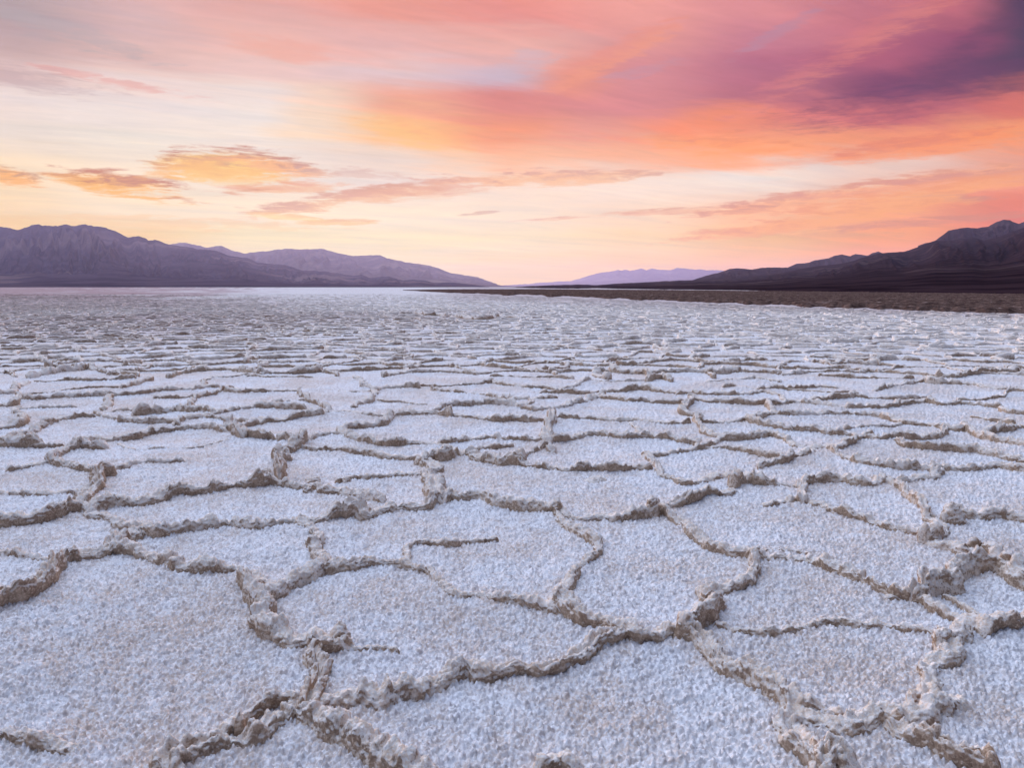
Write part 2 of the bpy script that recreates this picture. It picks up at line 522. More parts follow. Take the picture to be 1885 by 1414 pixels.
def ridge_material():
    m, n = material("ridge_salt")
    geo = n.n('ShaderNodeNewGeometry')
    pos = geo.outputs['Position']
    nz = n.sep(geo.outputs['Normal'])[2]
    att = n.n('ShaderNodeAttribute', attribute_name='mud_and_shade').outputs['Fac']
    rnd = n.n('ShaderNodeObjectInfo').outputs['Random']
    a = n.noise(pos, 16.0, 5, 0.65)
    f = n.noise(pos, 85.0, 4, 0.65)
    # loose white salt lies on what faces up; the broken flanks show the muddy crust
    lie = n.math('ADD', nz, n.math('ADD', n.math('MULTIPLY', n.math('SUBTRACT', a, 0.5), 1.5), n.math('MULTIPLY', n.math('SUBTRACT', f, 0.5), 1.2)))
    lie = n.math('ADD', lie, n.math('MULTIPLY', n.math('SUBTRACT', rnd, 0.5), 0.25))
    lie = n.math('ADD', lie, n.math('MULTIPLY', n.n('ShaderNodeAttribute', attribute_name='frost').outputs['Fac'], 0.45))
    top = n.remap(lie, 0.14, 0.50)
    side = n.mix(n.remap(n.math('ADD', a, n.math('MULTIPLY', f, 0.6)), 0.55, 1.05), BROWN, TAN)
    side = n.mix(n.remap(f, 0.50, 0.68), side, (0.76, 0.60, 0.46))
    white = n.mix(n.remap(n.math('ADD', f, n.math('MULTIPLY', n.math('SUBTRACT', a, 0.5), 0.5)), 0.40, 0.64, 0, 0.85), (0.87, 0.82, 0.775), (0.74, 0.575, 0.435))
    c = n.mix(top, side, white)
    c = n.mix(n.math('MULTIPLY', att, 0.8), c, (0.27, 0.165, 0.145))
    h = n.math('ADD', n.noise(pos, 170.0, 3, 0.6), n.math('MULTIPLY', f, 1.6))
    finish(n, c, 0.8, bump(n, h, 0.7, 0.008), 0.1)
    return m


def mud_material():
    m, n = material("dry_mud")
    pos = n.n('ShaderNodeNewGeometry').outputs['Position']
    a = n.noise(pos, 1.3, 5, 0.7)
    b = n.noise(pos, 0.12, 3, 0.5)
    c = n.mix(n.remap(a, 0.35, 0.7), (0.050, 0.030, 0.026), (0.17, 0.108, 0.088))
    c = n.mix(n.remap(n.math('ADD', a, n.math('MULTIPLY', b, 0.4)), 0.82, 0.98), c, (0.36, 0.29, 0.275))
    finish(n, c, 0.9, bump(n, n.noise(pos, 4.0, 4, 0.7), 0.8, 0.12), None)
    return m


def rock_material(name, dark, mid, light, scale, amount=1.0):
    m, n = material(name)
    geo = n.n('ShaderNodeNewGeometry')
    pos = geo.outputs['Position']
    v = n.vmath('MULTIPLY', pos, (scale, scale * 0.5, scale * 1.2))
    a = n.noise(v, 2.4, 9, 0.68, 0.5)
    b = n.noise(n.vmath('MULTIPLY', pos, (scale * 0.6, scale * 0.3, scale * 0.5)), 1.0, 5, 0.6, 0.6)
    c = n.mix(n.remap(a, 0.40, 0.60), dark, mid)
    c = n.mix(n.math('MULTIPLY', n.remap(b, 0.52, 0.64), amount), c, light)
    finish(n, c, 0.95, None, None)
    return m


M_GROUND, M_RIDGE, M_MUD = salt_ground_material(), ridge_material(), mud_material()


# ------------------------------------------------------------------ where mud stains the salt, with far crust shade painted in (a map of the place)
def stain_and_shade(x, y):
    """0 clean white salt .. 1 brown muddy crust, deepened far off by painted shade, by place on the flat."""
    px, py = to_px(x, np.maximum(y, 0.5))
    n = fbm2(x * 0.12, y * 0.05, 4, 77)
    left = sstep(760, 120, px + 500 * n) * sstep(640, 560, py + 60 * n)
    midb = 0.38 * sstep(800, 500, px + 400 * n) * sstep(660, 590, py) * (1 - sstep(552, 543, py))
    s = np.maximum(left * (0.66 + 0.34 * sstep(556, 542, py)), midb)  # the far increase is painted self-shade of rough crust, over the mud
    clear = sstep(380, 520, px + 150 * n) * sstep(560, 543, py + 24 * n)        # the bright far strip
    s = s * (1 - 0.95 * clear)
    rim = np.where(px > 750, sstep(22 + 14 * n, 0, py - np.interp(px, MUD_X, MUD_NEAR)) * 0.55 * sstep(750, 900, px), 0)
    return np.clip(np.maximum(s, rim), 0, 1).astype(np.float32)


def frost(x, y):
    """How thickly clean salt has grown over the ridges: more across the far part of the flat near the mud shore."""
    px, py = to_px(x, np.maximum(y, 0.5))
    n = fbm2(x * 0.1, y * 0.05, 3, 79)
    return (sstep(650, 1250, px + 500 * n) * sstep(690, 600, py + 40 * n)).astype(np.float32)


MUD_X = [740, 800, 1000, 1200, 1500, 1885, 2500, 3200]
MUD_NEAR = [534.5, 537.5, 545.0, 553.0, 565.5, 578.0, 600.0, 625.0]
MUD_FAR = [533.5, 533.0, 532.3, 533.6, 536.5, 541.5, 549.0, 556.0]


# ------------------------------------------------------------------ the salt flat: one sheet to the horizon
def grain(x, y):
    d1, v1 = worley2(x / 0.0165, y / 0.0165, 3)
    d2, v2 = worley2(x / 0.034 + 7, y / 0.034, 5)
    d3, v3 = worley2(x / 0.0095 + 3, y / 0.0095, 6)
    g = np.clip(1 - d1 * 1.1, 0, 1) * (0.25 + 0.75 * v1) * 0.026 + np.clip(1 - d2 * 1.1, 0, 1) * v2 * 0.010
    g = g + np.clip(1 - d3 * 1.2, 0, 1) * v3 * 0.011
    g = g + fbm2(x / 0.06, y / 0.06, 4, 11, 0.6) * 0.009 + fbm2(x / 0.7, y / 0.7, 3, 12) * 0.030
    return g - 0.012


PLATE_RIM = None


def plate_rim(x, y):
    """0..1: how close a point of the flat lies to a ridge (plates curl up a little towards their edges)."""
    global PLATE_RIM
    x0, y0, c, nx, ny = -11.0, 1.0, 0.025, 880, 540
    if PLATE_RIM is None:
        f = np.zeros((ny, nx), np.float32)
        for size, p, _ in R:
            if size == 0:
                continue
            lx, ly = to_ground(p[:, 0], p[:, 1] + 3)
            q, _s = smooth_line(np.stack([lx, ly], -1), 0.012)
            i, j = ((q[:, 1] - y0) / c).astype(int), ((q[:, 0] - x0) / c).astype(int)
            ok = (i >= 0) & (i < ny) & (j >= 0) & (j < nx)
            f[i[ok], j[ok]] = 0.5 + 0.2 * size
        for _ in range(3):
            for ax in (0, 1):
                s = np.cumsum(np.pad(f, [(4, 3) if a == ax else (0, 0) for a in (0, 1)]), axis=ax)
                f = np.take(s, range(7, s.shape[ax]), axis=ax) - np.take(s, range(0, s.shape[ax] - 7), axis=ax)
                f = f / 7.0
                pad = [(0, (ny if ax == 0 else nx) - f.shape[ax]) if a == ax else (0, 0) for a in (0, 1)]
                f = np.pad(f, pad)
        PLATE_RIM = np.clip(f / 0.12, 0, 1)
    u, v = np.clip((x - x0) / c, 0, nx - 2), np.clip((y - y0) / c, 0, ny - 2)
    i, j = v.astype(int), u.astype(int)
    a, b = v - i, u - j
    f = PLATE_RIM
    return f[i, j] * (1 - a) * (1 - b) + f[i, j + 1] * (1 - a) * b + f[i + 1, j] * a * (1 - b) + f[i + 1, j + 1] * a * b


def build_ground():
    fpx = 768.0
    rows = [-1.5, -0.6, 0.0, 0.4, 0.7, 1.0, 1.25, 1.5]
    y = 1.7
    while y < 36000:
        rows.append(y)
        step = y * y / (fpx * EYE)
        step *= 0.8 if y < 8 else (0.6 if y < 120 else 0.35)
        y += max(step, 0.006)
    rows.append(36000.0)
    rows = np.array(rows)
    s = np.concatenate([[-1.9, -1.6, -1.45, -1.3, -1.22], np.linspace(-1.18, -0.81, 110), np.linspace(-0.8, 0.8, 1250), np.linspace(0.81, 1.18, 110), [1.22, 1.3, 1.45, 1.6, 1.9]])
    R, S = np.meshgrid(rows, s, indexing='ij')
    X = S * (np.maximum(R, 0) + 0.6) * np.where(R > 1.6, 1.0, 1.6)
    Y = R.copy()
    Z = np.zeros_like(X)
    near = (rows < 30)
    k = near.sum()
    Z[:k] = grain(X[:k], Y[:k]) + 0.013 * plate_rim(X[:k], Y[:k])
    # farther off: gentle swells
    Z[k:] = fbm2(X[k:] / 1.1, Y[k:] / 1.1, 3, 21) * 0.03
    fade = 1 - sstep(30, 400, Y)
    Z *= np.where(Y > 30, fade, 1.0)
    st = stain_and_shade(X.ravel(), Y.ravel())
    V = np.stack([X, Y, Z], -1)
    o = mesh_obj("salt_flat", V, grid_faces(len(rows), len(s)), M_GROUND, {'mud_and_shade': st})
    structure(o)
    print("ground verts", len(rows) * len(s))



# ------------------------------------------------------------------ salt ridges
HALF_W = [0.012, 0.021, 0.033, 0.048]
HEIGHT = [0.017, 0.034, 0.055, 0.080]
CROPS = {'A': (0, 700, .5048), 'B': (940, 700, .5051), 'P': (0, 680, .3342), 'Q': (630, 680, .3342), 'S': (1255, 680, .3342),
         'U': (300, 1050, .2574), 'V': (1000, 1050, .2574), 'W': (1400, 1050, .2574), 'G': (0, 0, 1.0)}


def smooth_line(p, ds):
    """Points every ds along a Catmull-Rom curve through p."""
    p = np.asarray(p, float)
    q = np.vstack([2 * p[0] - p[1], p, 2 * p[-1] - p[-2]])
    out = []
    for i in range(1, len(q) - 2):
        n = max(2, int(np.linalg.norm(q[i + 1] - q[i]) / max(ds, 0.003) / 1.0) + 1)
        t = np.linspace(0, 1, n, endpoint=False)[:, None]
        a, b, c, d = q[i - 1], q[i], q[i + 1], q[i + 2]
        out.append(0.5 * ((2 * b) + (-a + c) * t + (2 * a - 5 * b + 4 * c - d) * t ** 2 + (-a + 3 * b - 3 * c + d) * t ** 3))
    out.append(q[-2][None])
    c = np.vstack(out)
    seg = np.r_[0, np.cumsum(np.linalg.norm(np.diff(c, axis=0), axis=1))]
    n = max(4, int(seg[-1] / ds))
    s = np.linspace(0, seg[-1], n)
    return np.stack([np.interp(s, seg, c[:, 0]), np.interp(s, seg, c[:, 1])], -1), s


def ridge_mesh(line, hw, ht, seed, ds, m, detail=True, ends=(0.5, 0.5)):
    """A crumbling crest of pushed-up salt along a line on the ground. Returns a (n, m, 3) grid."""
    p, s = smooth_line(line, ds)
    L = s[-1]
    wob = 0.030 * min(1.0, hw / 0.04)
    tan = np.gradient(p, axis=0)
    tan /= np.linalg.norm(tan, axis=1, keepdims=True) + 1e-9
    nor = np.stack([-tan[:, 1], tan[:, 0]], -1)
    z0 = np.full(len(s), seed * 3.7)
    off = wob * (2.2 * vnoise2(s / 0.33, z0, 31) + 1.2 * vnoise2(s / 0.12, z0, 32) + 0.7 * vnoise2(s / 0.05, z0, 33))
    edge = np.minimum(sstep(0, 0.12, s + ends[0] * 0.12), sstep(0, 0.12, L - s + ends[1] * 0.12))
    cap = np.sqrt(np.clip(np.minimum(s, L - s) / (1.2 * hw), 0, 1))
    off *= np.minimum(1, np.minimum(s, L - s) / 0.08 + 0.2)
    p = p + nor * off[:, None]
    H = 0.80 + 1.1 * vnoise2(s / 0.40, z0, 41) + 0.7 * vnoise2(s / 0.15, z0, 42) + 0.5 * vnoise2(s / 0.05, z0, 43) + 0.4 * vnoise2(s / 0.02, z0, 44)
    H = np.clip(H, 0.48, 1.3) * edge * cap
    W = np.clip(0.95 + 0.9 * vnoise2(s / 0.28, z0, 51) + 0.6 * vnoise2(s / 0.09, z0, 52), 0.5, 1.7) * (0.35 + 0.65 * edge) * (0.1 + 0.9 * cap)
    lean = 0.9 * vnoise2(s / 0.5, z0, 61)
    split = np.clip(0.15 + 1.6 * vnoise2(s / 0.6, z0, 71), 0, 0.75) if hw > 0.035 else np.zeros(len(s))
    th = np.linspace(0, math.pi, m)[None, :]
    c, sn = np.cos(th), np.sin(th)
    e = 2 / 3.0
    cx = np.sign(c) * np.abs(c) ** e
    sz = np.abs(sn) ** e
    # two upturned slab edges with a hollow between them
    groove = 1 - split[:, None] * np.exp(-(cx / 0.30) ** 2)
    U = hw * W[:, None] * cx
    Zz = ht * H[:, None] * sz * groove
    U = U + lean[:, None] * Zz * 0.8
    X = p[:, 0:1] + nor[:, 0:1] * U
    Y = p[:, 1:2] + nor[:, 1:2] * U
    Zz = Zz * (1 + sz * (0.48 * vnoise3(X / 0.07, Y / 0.07, X * 0 + 0.3, 86) + 0.42 * vnoise3(X / 0.028, Y / 0.026, X * 0 + 0.7, 87)))
    Z = Zz + 0.007 - 0.012 * (1 - sz) - 0.015 * (1 - cap[:, None])
    # crumbly lumps pushed out along the surface
    amp = np.minimum(1.0, 0.15 + sz * 1.1)
    q = min(1.0, hw / 0.04) ** 0.5
    lump = 0.018 * q * vnoise3(X / 0.055, Y / 0.055, Z / 0.05, 81) + 0.016 * q * vnoise3(X / 0.024, Y / 0.024, Z / 0.022, 82)
    if detail:
        lump = lump + 0.016 * q * (0.6 - worley3(X / 0.021, Y / 0.021, Z / 0.021, 83)) + 0.010 * (0.6 - worley3(X / 0.010, Y / 0.010, Z / 0.010, 85)) + 0.006 * vnoise3(X / 0.006, Y / 0.006, Z / 0.006, 84)
    lump = lump * amp * (np.minimum(1, edge + 0.3) * cap)[:, None]
    nx = np.sign(c) * np.abs(c) ** 1.0
    X = X + nor[:, 0:1] * nx * lump
    Y = Y + nor[:, 1:2] * nx * lump
    Z = Z + sn * lump
    return np.stack([X, Y, Z], -1)


# traced from the photograph: (size class, crop, points, label or None)
R = []


def r(size, crop, pts, label=None):
    ox, oy, k = CROPS[crop]
    p = np.array(pts, float)
    R.append((size, np.stack([ox + p[:, 0] * k, oy + p[:, 1] * k], -1), label))


r(3,'A',[(610,1440),(640,1405),(700,1375),(790,1348),(880,1322),(950,1290),(1000,1265),(1050,1240),(1085,1210)],"thick white-topped ridge running from the nearest five-way junction down to the bottom edge")
r(2,'A',[(815,1305),(860,1268),(920,1238),(990,1203),(1070,1195)],"short orange-bellied ridge arm lying parallel behind the thick white-topped one at the bottom")
r(3,'A',[(1085,1212),(1130,1215),(1190,1190),(1240,1168),(1310,1165),(1400,1165),(1470,1150),(1540,1125),(1600,1090),(1640,1060),(1690,1042),(1760,1038),(1862,1034),(2020,1027),(2095,1009),(2165,983),(2225,956),(2285,930)],"longest near ridge, brown-faced, sweeping up from the five-way junction to the wide slab junction")
r(3,'A',[(1085,1205),(1110,1160),(1120,1110),(1110,1060),(1125,1015),(1160,988),(1220,985),(1248,968)],"pale S-shaped ridge rising from the five-way junction to the hooked knob")
r(3,'A',[(1248,968),(1190,960),(1130,950),(1080,960),(1030,935),(985,910),(965,870),(985,830),(940,790),(905,755),(885,722)],"chunk-strewn ridge zigzagging between the hooked knob and the small triangular plate")
r(0,'A',[(1250,982),(1290,992),(1350,986),(1400,985),(1460,996)],"thin hairline ridge trailing away beside the hooked knob")
r(2,'A',[(890,715),(860,700),(800,690),(740,690),(680,686),(620,668),(560,648),(500,622),(440,608)],"fringed ridge dropping gently from the steep orange slab to the small triangular plate")
r(3,'A',[(-60,830),(0,800),(60,785),(120,760),(160,728),(190,695),(220,662),(260,640),(320,628),(380,617),(430,602)],"broad pale ridge of steep slabs climbing in from the edge below the purple range")
r(3,'A',[(430,602),(470,572),(500,548),(530,552)],"tall leaning slab of salt standing where two long ridges join below the purple range")
r(2,'A',[(530,556),(570,562),(620,560),(700,547),(780,532),(860,527),(920,535),(990,532),(1060,522),(1112,516)],"brown-faced ridge in two halves between the leaning slab and the white branching ridge")
r(3,'A',[(1112,517),(1150,512),(1190,498),(1240,483),(1300,482),(1350,490),(1400,477),(1470,468),(1540,463),(1590,448),(1625,424)],"wavy white-topped ridge curling up to the foot of the big white pile")
r(2,'A',[(1112,520),(1135,548),(1160,580),(1150,610),(1160,640),(1182,662)],"short white ridge branching downhill between two long crosswise ridges")
r(2,'A',[(890,705),(940,724),(985,739),(1038,747)],"small brown ridge closing the upper side of the triangular plate")
r(2,'A',[(960,790),(1020,772),(1060,747),(1120,717),(1182,682)],"pale ridge closing the lower side of the triangular plate")
r(3,'A',[(1182,680),(1230,682),(1280,682),(1340,667),(1400,662),(1465,666)],"bumpy ridge whose white crown caps the plate above the S-shaped ridge")
r(2,'A',[(1465,666),(1510,690),(1560,707),(1590,732),(1630,760),(1690,782),(1750,786),(1862,815),(1950,832),(2010,838),(2085,852)],"long olive-brown fringed ridge dropping diagonally to the wide slab junction")
r(1,'A',[(1470,664),(1488,622),(1503,603),(1540,593),(1600,597),(1645,598)],"short hooked ridge ending in a tail on a smooth pinkish plate")
r(0,'A',[(1645,598),(1700,592),(1760,586),(1820,578)],"faint hairline crease carrying on from the short hooked ridge")
r(3,'B',[(180,825),(220,855),(260,875),(310,887),(360,903),(420,925)],"tan steep-faced slab ridge ending in the wide junction with a scooped hollow")
r(3,'B',[(410,905),(440,925),(475,940),(530,938),(580,918),(632,918)],"scooped ridge with a dark hollow behind its rim at the bottom centre junction")
r(2,'B',[(182,825),(165,787),(185,752),(220,727),(250,692),(280,662),(310,627),(302,600),(270,570),(240,547),(190,522),(160,492),(165,468)],"white bow-shaped ridge arching out between two wide plates")
r(3,'B',[(632,920),(690,942),(720,970),(760,1010),(820,1050),(880,1082),(930,1110),(960,1132),(990,1165),(1005,1210),(1010,1260),(1060,1312),(1100,1352),(1150,1420)],"long tan fringed ridge running diagonally from the scooped junction to the bottom edge")
r(3,'B',[(632,918),(690,902),(740,882),(772,852),(760,812),(730,797)],"hairy brown-sided clump of ridge rising above the scooped junction")
r(2,'B',[(730,797),(695,785),(710,765),(760,755),(820,745),(870,720),(890,687),(880,648)],"smooth sickle-shaped ridge with a dark underside, curling up and over")
r(2,'A',[(1625,424),(1680,437),(1740,432),(1790,447),(1862,460),(1925,465),(1985,474),(2025,476)],"ragged ridge running level between the big white pile and the curled white corner")
r(2,'B',[(165,475),(210,502),(260,506),(320,497),(380,497),(450,492),(520,482),(542,455)],"brown-faced ridge ending in a tall pointed horn of salt")
r(2,'B',[(540,457),(580,452),(640,437),(700,417),(760,417),(805,408)],"white-backed ridge with a blunt brown end behind the pointed horn")
r(2,'B',[(540,477),(590,502),(640,540),(680,577),(720,607),(780,627),(840,640),(882,642)],"fringed ridge stepping down from the pointed horn to the sickle-shaped ridge")
r(1,'B',[(882,640),(940,630),(1000,635),(1060,640)],"short dotted upper ridge of a pair, beside the top of the sickle-shaped ridge")
r(2,'B',[(882,648),(960,650),(1050,652),(1110,660),(1170,687),(1230,717),(1290,747),(1350,767),(1400,787),(1450,792),(1480,782)],"long pale ridge running from the sickle-shaped ridge towards the edge below the dark peak")
r(1,'B',[(1400,790),(1440,790),(1480,790),(1520,817),(1570,847),(1615,868)],"tapering brown ridge running out on the plate above the big double-lobed ridge")
r(0,'B',[(1570,790),(1620,812),(1670,845),(1720,870)],"thin straight crease between the tapering brown ridge and the dark edge ridge")
r(3,'B',[(1480,782),(1530,765),(1590,767),(1640,742),(1690,702),(1750,682),(1805,690)],"dark brown lumpy ridge bending up to the edge below the dark peak")
r(2,'B',[(1805,690),(1775,642),(1735,612),(1690,615)],"curled pale tip of ridge hooking back over the dark brown lumpy one")
r(2,'B',[(1665,640),(1640,637),(1590,615),(1540,603),(1495,580)],"short ridge stepping down from the white pile under the dark slope")
r(3,'B',[(1805,692),(1840,722),(1890,745)],"short dark ridge leaving the frame below the dark peak")
r(3,'B',[(1500,582),(1530,562),(1550,532),(1535,500)],"tall stacked white pile of salt beside the round grey knob")
r(2,'B',[(1535,500),(1500,462),(1470,430),(1430,397),(1380,372),(1335,360)],"white ridge climbing away from the stacked pile to the long brown slab")
r(2,'B',[(1585,510),(1610,482),(1660,497),(1720,502),(1780,502),(1890,517)],"ridge starting at the round grey knob and running to the edge below the dark peak")
r(2,'B',[(1060,440),(1110,452),(1170,467),(1230,490),(1290,512),(1350,532),(1410,552),(1470,562),(1500,562)],"straight olive fringed ridge leading diagonally to the stacked white pile")
r(1,'B',[(940,452),(990,447),(1060,435)],"thin pointed spike of ridge lying on a white plate under the low mottled hills")
r(2,'B',[(1060,440),(1055,415),(1050,388)],"stubby white link between the pointed spike and the long brown slab")
r(3,'B',[(810,382),(830,372),(870,368),(920,372)],"blocky orange-brown slab pile at the meeting of four ridges under the low mottled hills")
r(2,'B',[(920,374),(970,382),(1045,388)],"short olive ridge between the blocky pile and the long brown slab")
r(2,'B',[(1050,387),(1080,373),(1140,367),(1200,367),(1260,377),(1310,377),(1355,370)],"long brown slab ridge with a smooth overhanging face")
r(2,'B',[(1400,370),(1440,367),(1500,357),(1550,350),(1552,325)],"brown ridge with a square corner behind the long brown slab")
r(2,'B',[(1160,255),(1190,275),(1230,290),(1290,307),(1350,317),(1420,322),(1490,322),(1545,320)],"bristly ridge falling from a white knuckle to the square corner")
r(2,'B',[(1548,320),(1600,322),(1660,322),(1720,320),(1790,318),(1890,338)],"low dark ridge running on from the square corner to the edge")
r(1,'B',[(780,908),(850,922),(900,932),(960,930),(1010,922),(1080,907),(1140,892),(1200,892),(1270,900),(1350,902),(1430,915),(1510,922),(1585,932)],"low tan crumbly seam crossing the stained plate inside the double-lobed ridge's bend")
r(3,'W',[(1930,370),(1884,375),(1820,388),(1760,393),(1700,412),(1640,432)],"dark ridge arm running from the double-lobed pile to the edge below the dark peak")
r(3,'W',[(1560,355),(1490,420),(1430,480),(1380,540),(1310,590)],"topmost lumpy lobe of the biggest pile, beside the dark ridge arm")
r(3,'W',[(1330,570),(1290,640),(1240,700),(1255,770),(1270,830),(1240,890)],"double-lobed white heap with a dark cleft down its middle")
r(3,'W',[(1420,962),(1330,958),(1250,975),(1170,1005),(1080,1052),(985,1062)],"dark shaggy slab with a pointed tip just below the double-lobed heap")
r(2,'W',[(1100,940),(1050,980),(990,1000),(930,1020)],"smooth pale tongue of salt tucked behind the dark shaggy slab")
r(3,'W',[(985,1060),(900,1045),(840,1055),(760,1095),(690,1125),(600,1130),(520,1118),(440,1092),(330,1060)],"arched ridge with a domed shaggy end lying in front of the wide stained plate")
r(2,'W',[(340,992),(430,1002),(520,1030),(600,1052),(700,1062),(770,1040)],"thin upper ridge running parallel just behind the arched one")
r(3,'W',[(930,1072),(1000,1150),(1080,1202),(1150,1242),(1230,1292),(1310,1332),(1400,1372),(1500,1402),(1640,1440)],"dark brown knobbly ridge running from the domed arch to the bottom corner")
r(3,'W',[(420,1430),(470,1395),(540,1378),(620,1410)],"orange-tipped chunk of salt cut by the bottom edge below the arched ridge")
r(3,'A',[(1085,1215),(1110,1238),(1150,1262),(1190,1290),(1240,1312),(1290,1335),(1335,1368),(1400,1392),(1480,1408),(1560,1440)],"dark fringed ridge running from the five-way junction to the bottom edge with a ring-shaped crust")
r(2,'A',[(1285,1300),(1340,1312),(1385,1348),(1450,1380),(1560,1412)],"pale crumbly ridge riding along the back of the dark fringed one at the bottom")
r(2,'A',[(-50,1275),(0,1285),(50,1297),(100,1315),(150,1335),(200,1347),(245,1352)],"lone dark ridge fading out on the near plate in the corner below the purple range")
r(2,'V',[(0,1415),(30,1385),(80,1370),(150,1372),(190,1400)],"small isolated chunk with a pale orange face at the bottom edge")
r(1,'A',[(-30,622),(0,630),(50,645),(100,655),(150,660),(195,657)],"thin ridge coming in from the edge to meet the broad pale ridge of slabs")
r(3,'A',[(-40,512),(0,512),(60,507),(120,502),(170,492),(230,472),(295,460)],"long brown ridge from the edge below the purple range up to a three-way junction")
r(2,'A',[(305,452),(330,485),(380,497),(410,512),(430,535),(480,542),(520,542)],"twisting white ridge dropping from the three-way junction to the leaning slab")
r(1,'A',[(-30,412),(0,412),(60,417),(130,417),(200,417),(270,412),(300,412)],"level dark ridge running in from the edge to the tall white stack")
r(3,'A',[(300,452),(310,422),(320,397),(350,370),(350,342),(395,335)],"tall white stack of crumbly salt running away above the three-way junction")
r(3,'A',[(350,462),(400,452),(450,442),(510,437),(560,427),(620,412),(680,405),(740,402),(800,392),(860,382),(930,377),(990,372),(1042,372)],"long brown-banded ridge slanting up from the tall white stack to the white pillar ridge")
r(2,'A',[(1042,375),(1090,382),(1140,390),(1190,400),(1240,405),(1290,415),(1340,430),(1375,440)],"thin brown ridge tailing off from the foot of the white pillar ridge")
r(3,'A',[(1020,362),(1010,332),(1040,302),(1030,272),(1060,247),(1105,220)],"white pillar ridge of loose chunks running straight away from the viewer")
r(1,'A',[(390,332),(430,327),(490,312),(540,302),(590,300),(645,296)],"low ridge pointing out onto a plate from the top of the tall white stack")
r(2,'A',[(345,330),(280,317),(230,307),(190,297)],"lumpy brown ridge between the tall white stack and the knobbed corner")
r(1,'A',[(190,300),(150,307),(110,315),(50,327)],"thin ridge tapering away from the knobbed corner towards the edge")
r(3,'A',[(190,292),(210,267),(240,247),(285,237),(330,237),(370,240)],"knobbed white corner of ridge under the purple range's double dome")
r(2,'P',[(420,420),(500,402),(600,392),(680,382),(750,367),(820,347),(900,337),(970,327),(1050,320),(1120,320),(1180,327),(1235,337)],"long wavering ridge from the knobbed corner to the upright salt tooth")
r(3,'P',[(1235,320),(1262,300),(1300,335),(1340,365)],"upright pointed salt tooth standing above a white plate")
r(2,'P',[(1300,360),(1360,367),(1430,372),(1490,377)],"crumbly brown ridge spreading from the foot of the upright tooth")
r(2,'P',[(1300,325),(1340,312),(1400,298)],"single flat pale block lying beside the upright tooth")
r(0,'P',[(650,408),(720,440),(790,447),(870,442),(960,437),(1050,437),(1110,427),(1170,412),(1260,388)],"thin curving hairline ridge inside the plate below the upright tooth")
r(2,'P',[(1400,297),(1490,282),(1560,277),(1620,262),(1690,250),(1750,247),(1800,237),(1885,235)])
r(2,'P',[(1556,377),(1640,392),(1700,387),(1750,372),(1820,362),(1885,355)])
r(1,'P',[(1640,437),(1720,442),(1800,442),(1885,446),(1950,460),(2015,467),(2085,481),(2165,491),(2245,496),(2320,502)])
r(2,'Q',[(-10,340),(30,375),(90,392),(160,402),(250,407),(330,407),(420,407),(500,412),(562,417)])
r(2,'Q',[(560,412),(620,402),(700,392),(770,382),(830,380),(900,387),(970,387),(1040,392),(1105,392)])
r(3,'Q',[(1140,392),(1130,342),(1140,312),(1170,282),(1165,255)])
r(2,'Q',[(1150,442),(1130,420),(1080,442),(1030,457),(980,482)])
r(3,'Q',[(430,502),(500,492),(560,492),(620,467),(700,465),(740,482),(800,492),(860,502),(920,507),(975,517)])
r(1,'Q',[(735,442),(800,432),(860,427),(912,420)])
r(2,'Q',[(1000,527),(1060,542),(1120,552),(1190,557),(1260,557),(1330,552),(1400,552),(1470,557),(1540,552),(1610,547),(1675,550)])
r(3,'Q',[(475,505),(500,542),(460,580),(515,612),(530,650),(510,692),(545,720)],"big white pile of broken crust heaped across the meeting of six ridges")
r(1,'Q',[(0,612),(60,602),(140,597),(220,592),(300,582),(370,582),(430,582)])
r(2,'Q',[(1160,392),(1230,382),(1300,372),(1370,362),(1440,362),(1520,372),(1600,372),(1662,372)])
r(2,'Q',[(1662,372),(1740,377),(1810,382),(1885,402),(1950,412)])
r(1,'Q',[(1680,482),(1740,477),(1810,467),(1885,452),(1935,440),(2000,427),(2055,402),(2115,377)])
r(2,'Q',[(1670,472),(1700,512),(1720,547),(1740,582),(1790,597),(1850,622),(1890,632),(1940,630),(2010,616),(2080,606),(2140,598)])
r(1,'S',[(140,432),(200,432),(270,442),(340,452),(410,462),(480,477),(525,482)])
r(2,'S',[(450,527),(510,512),(570,502),(590,477),(650,472),(710,457),(770,432),(830,422),(900,412),(950,402),(980,377),(1040,367)])
r(2,'S',[(95,255),(75,292),(110,332),(170,357),(245,372)])
r(2,'S',[(245,382),(320,382),(400,377),(460,357),(520,362),(570,387),(610,412),(665,427)])
r(2,'S',[(110,292),(180,292),(260,287),(340,282),(380,287),(430,302),(500,317),(575,327)])
r(2,'S',[(590,327),(650,332),(720,337),(790,347),(860,352),(935,357)])
r(2,'S',[(380,287),(430,272),(470,252),(500,237),(480,202),(470,180)])
r(2,'S',[(510,247),(600,252),(690,252),(770,247),(850,242),(930,242),(1000,247),(1060,252),(1112,257)])
r(2,'S',[(1110,262),(1160,277),(1210,292),(1280,302),(1350,307),(1420,317),(1490,327),(1552,325)])
r(2,'S',[(1550,322),(1600,347),(1670,372),(1730,387),(1790,402),(1900,427)])
r(2,'S',[(1040,372),(1100,382),(1170,377),(1230,377),(1300,377),(1370,367),(1440,352),(1450,327)])
r(2,'S',[(1190,392),(1240,412),(1310,427),(1390,437),(1460,442),(1540,447),(1620,447),(1700,462),(1770,477),(1900,502)])
r(2,'S',[(1680,350),(1730,332),(1790,327),(1850,312),(1900,318)])
r(1,'S',[(920,328),(1000,322),(1080,317),(1160,312),(1212,297)])
r(2,'S',[(60,160),(130,172),(200,177),(280,182),(360,187),(445,187)])
r(2,'S',[(490,187),(560,187),(630,182),(700,187),(780,197),(850,207),(932,212)])
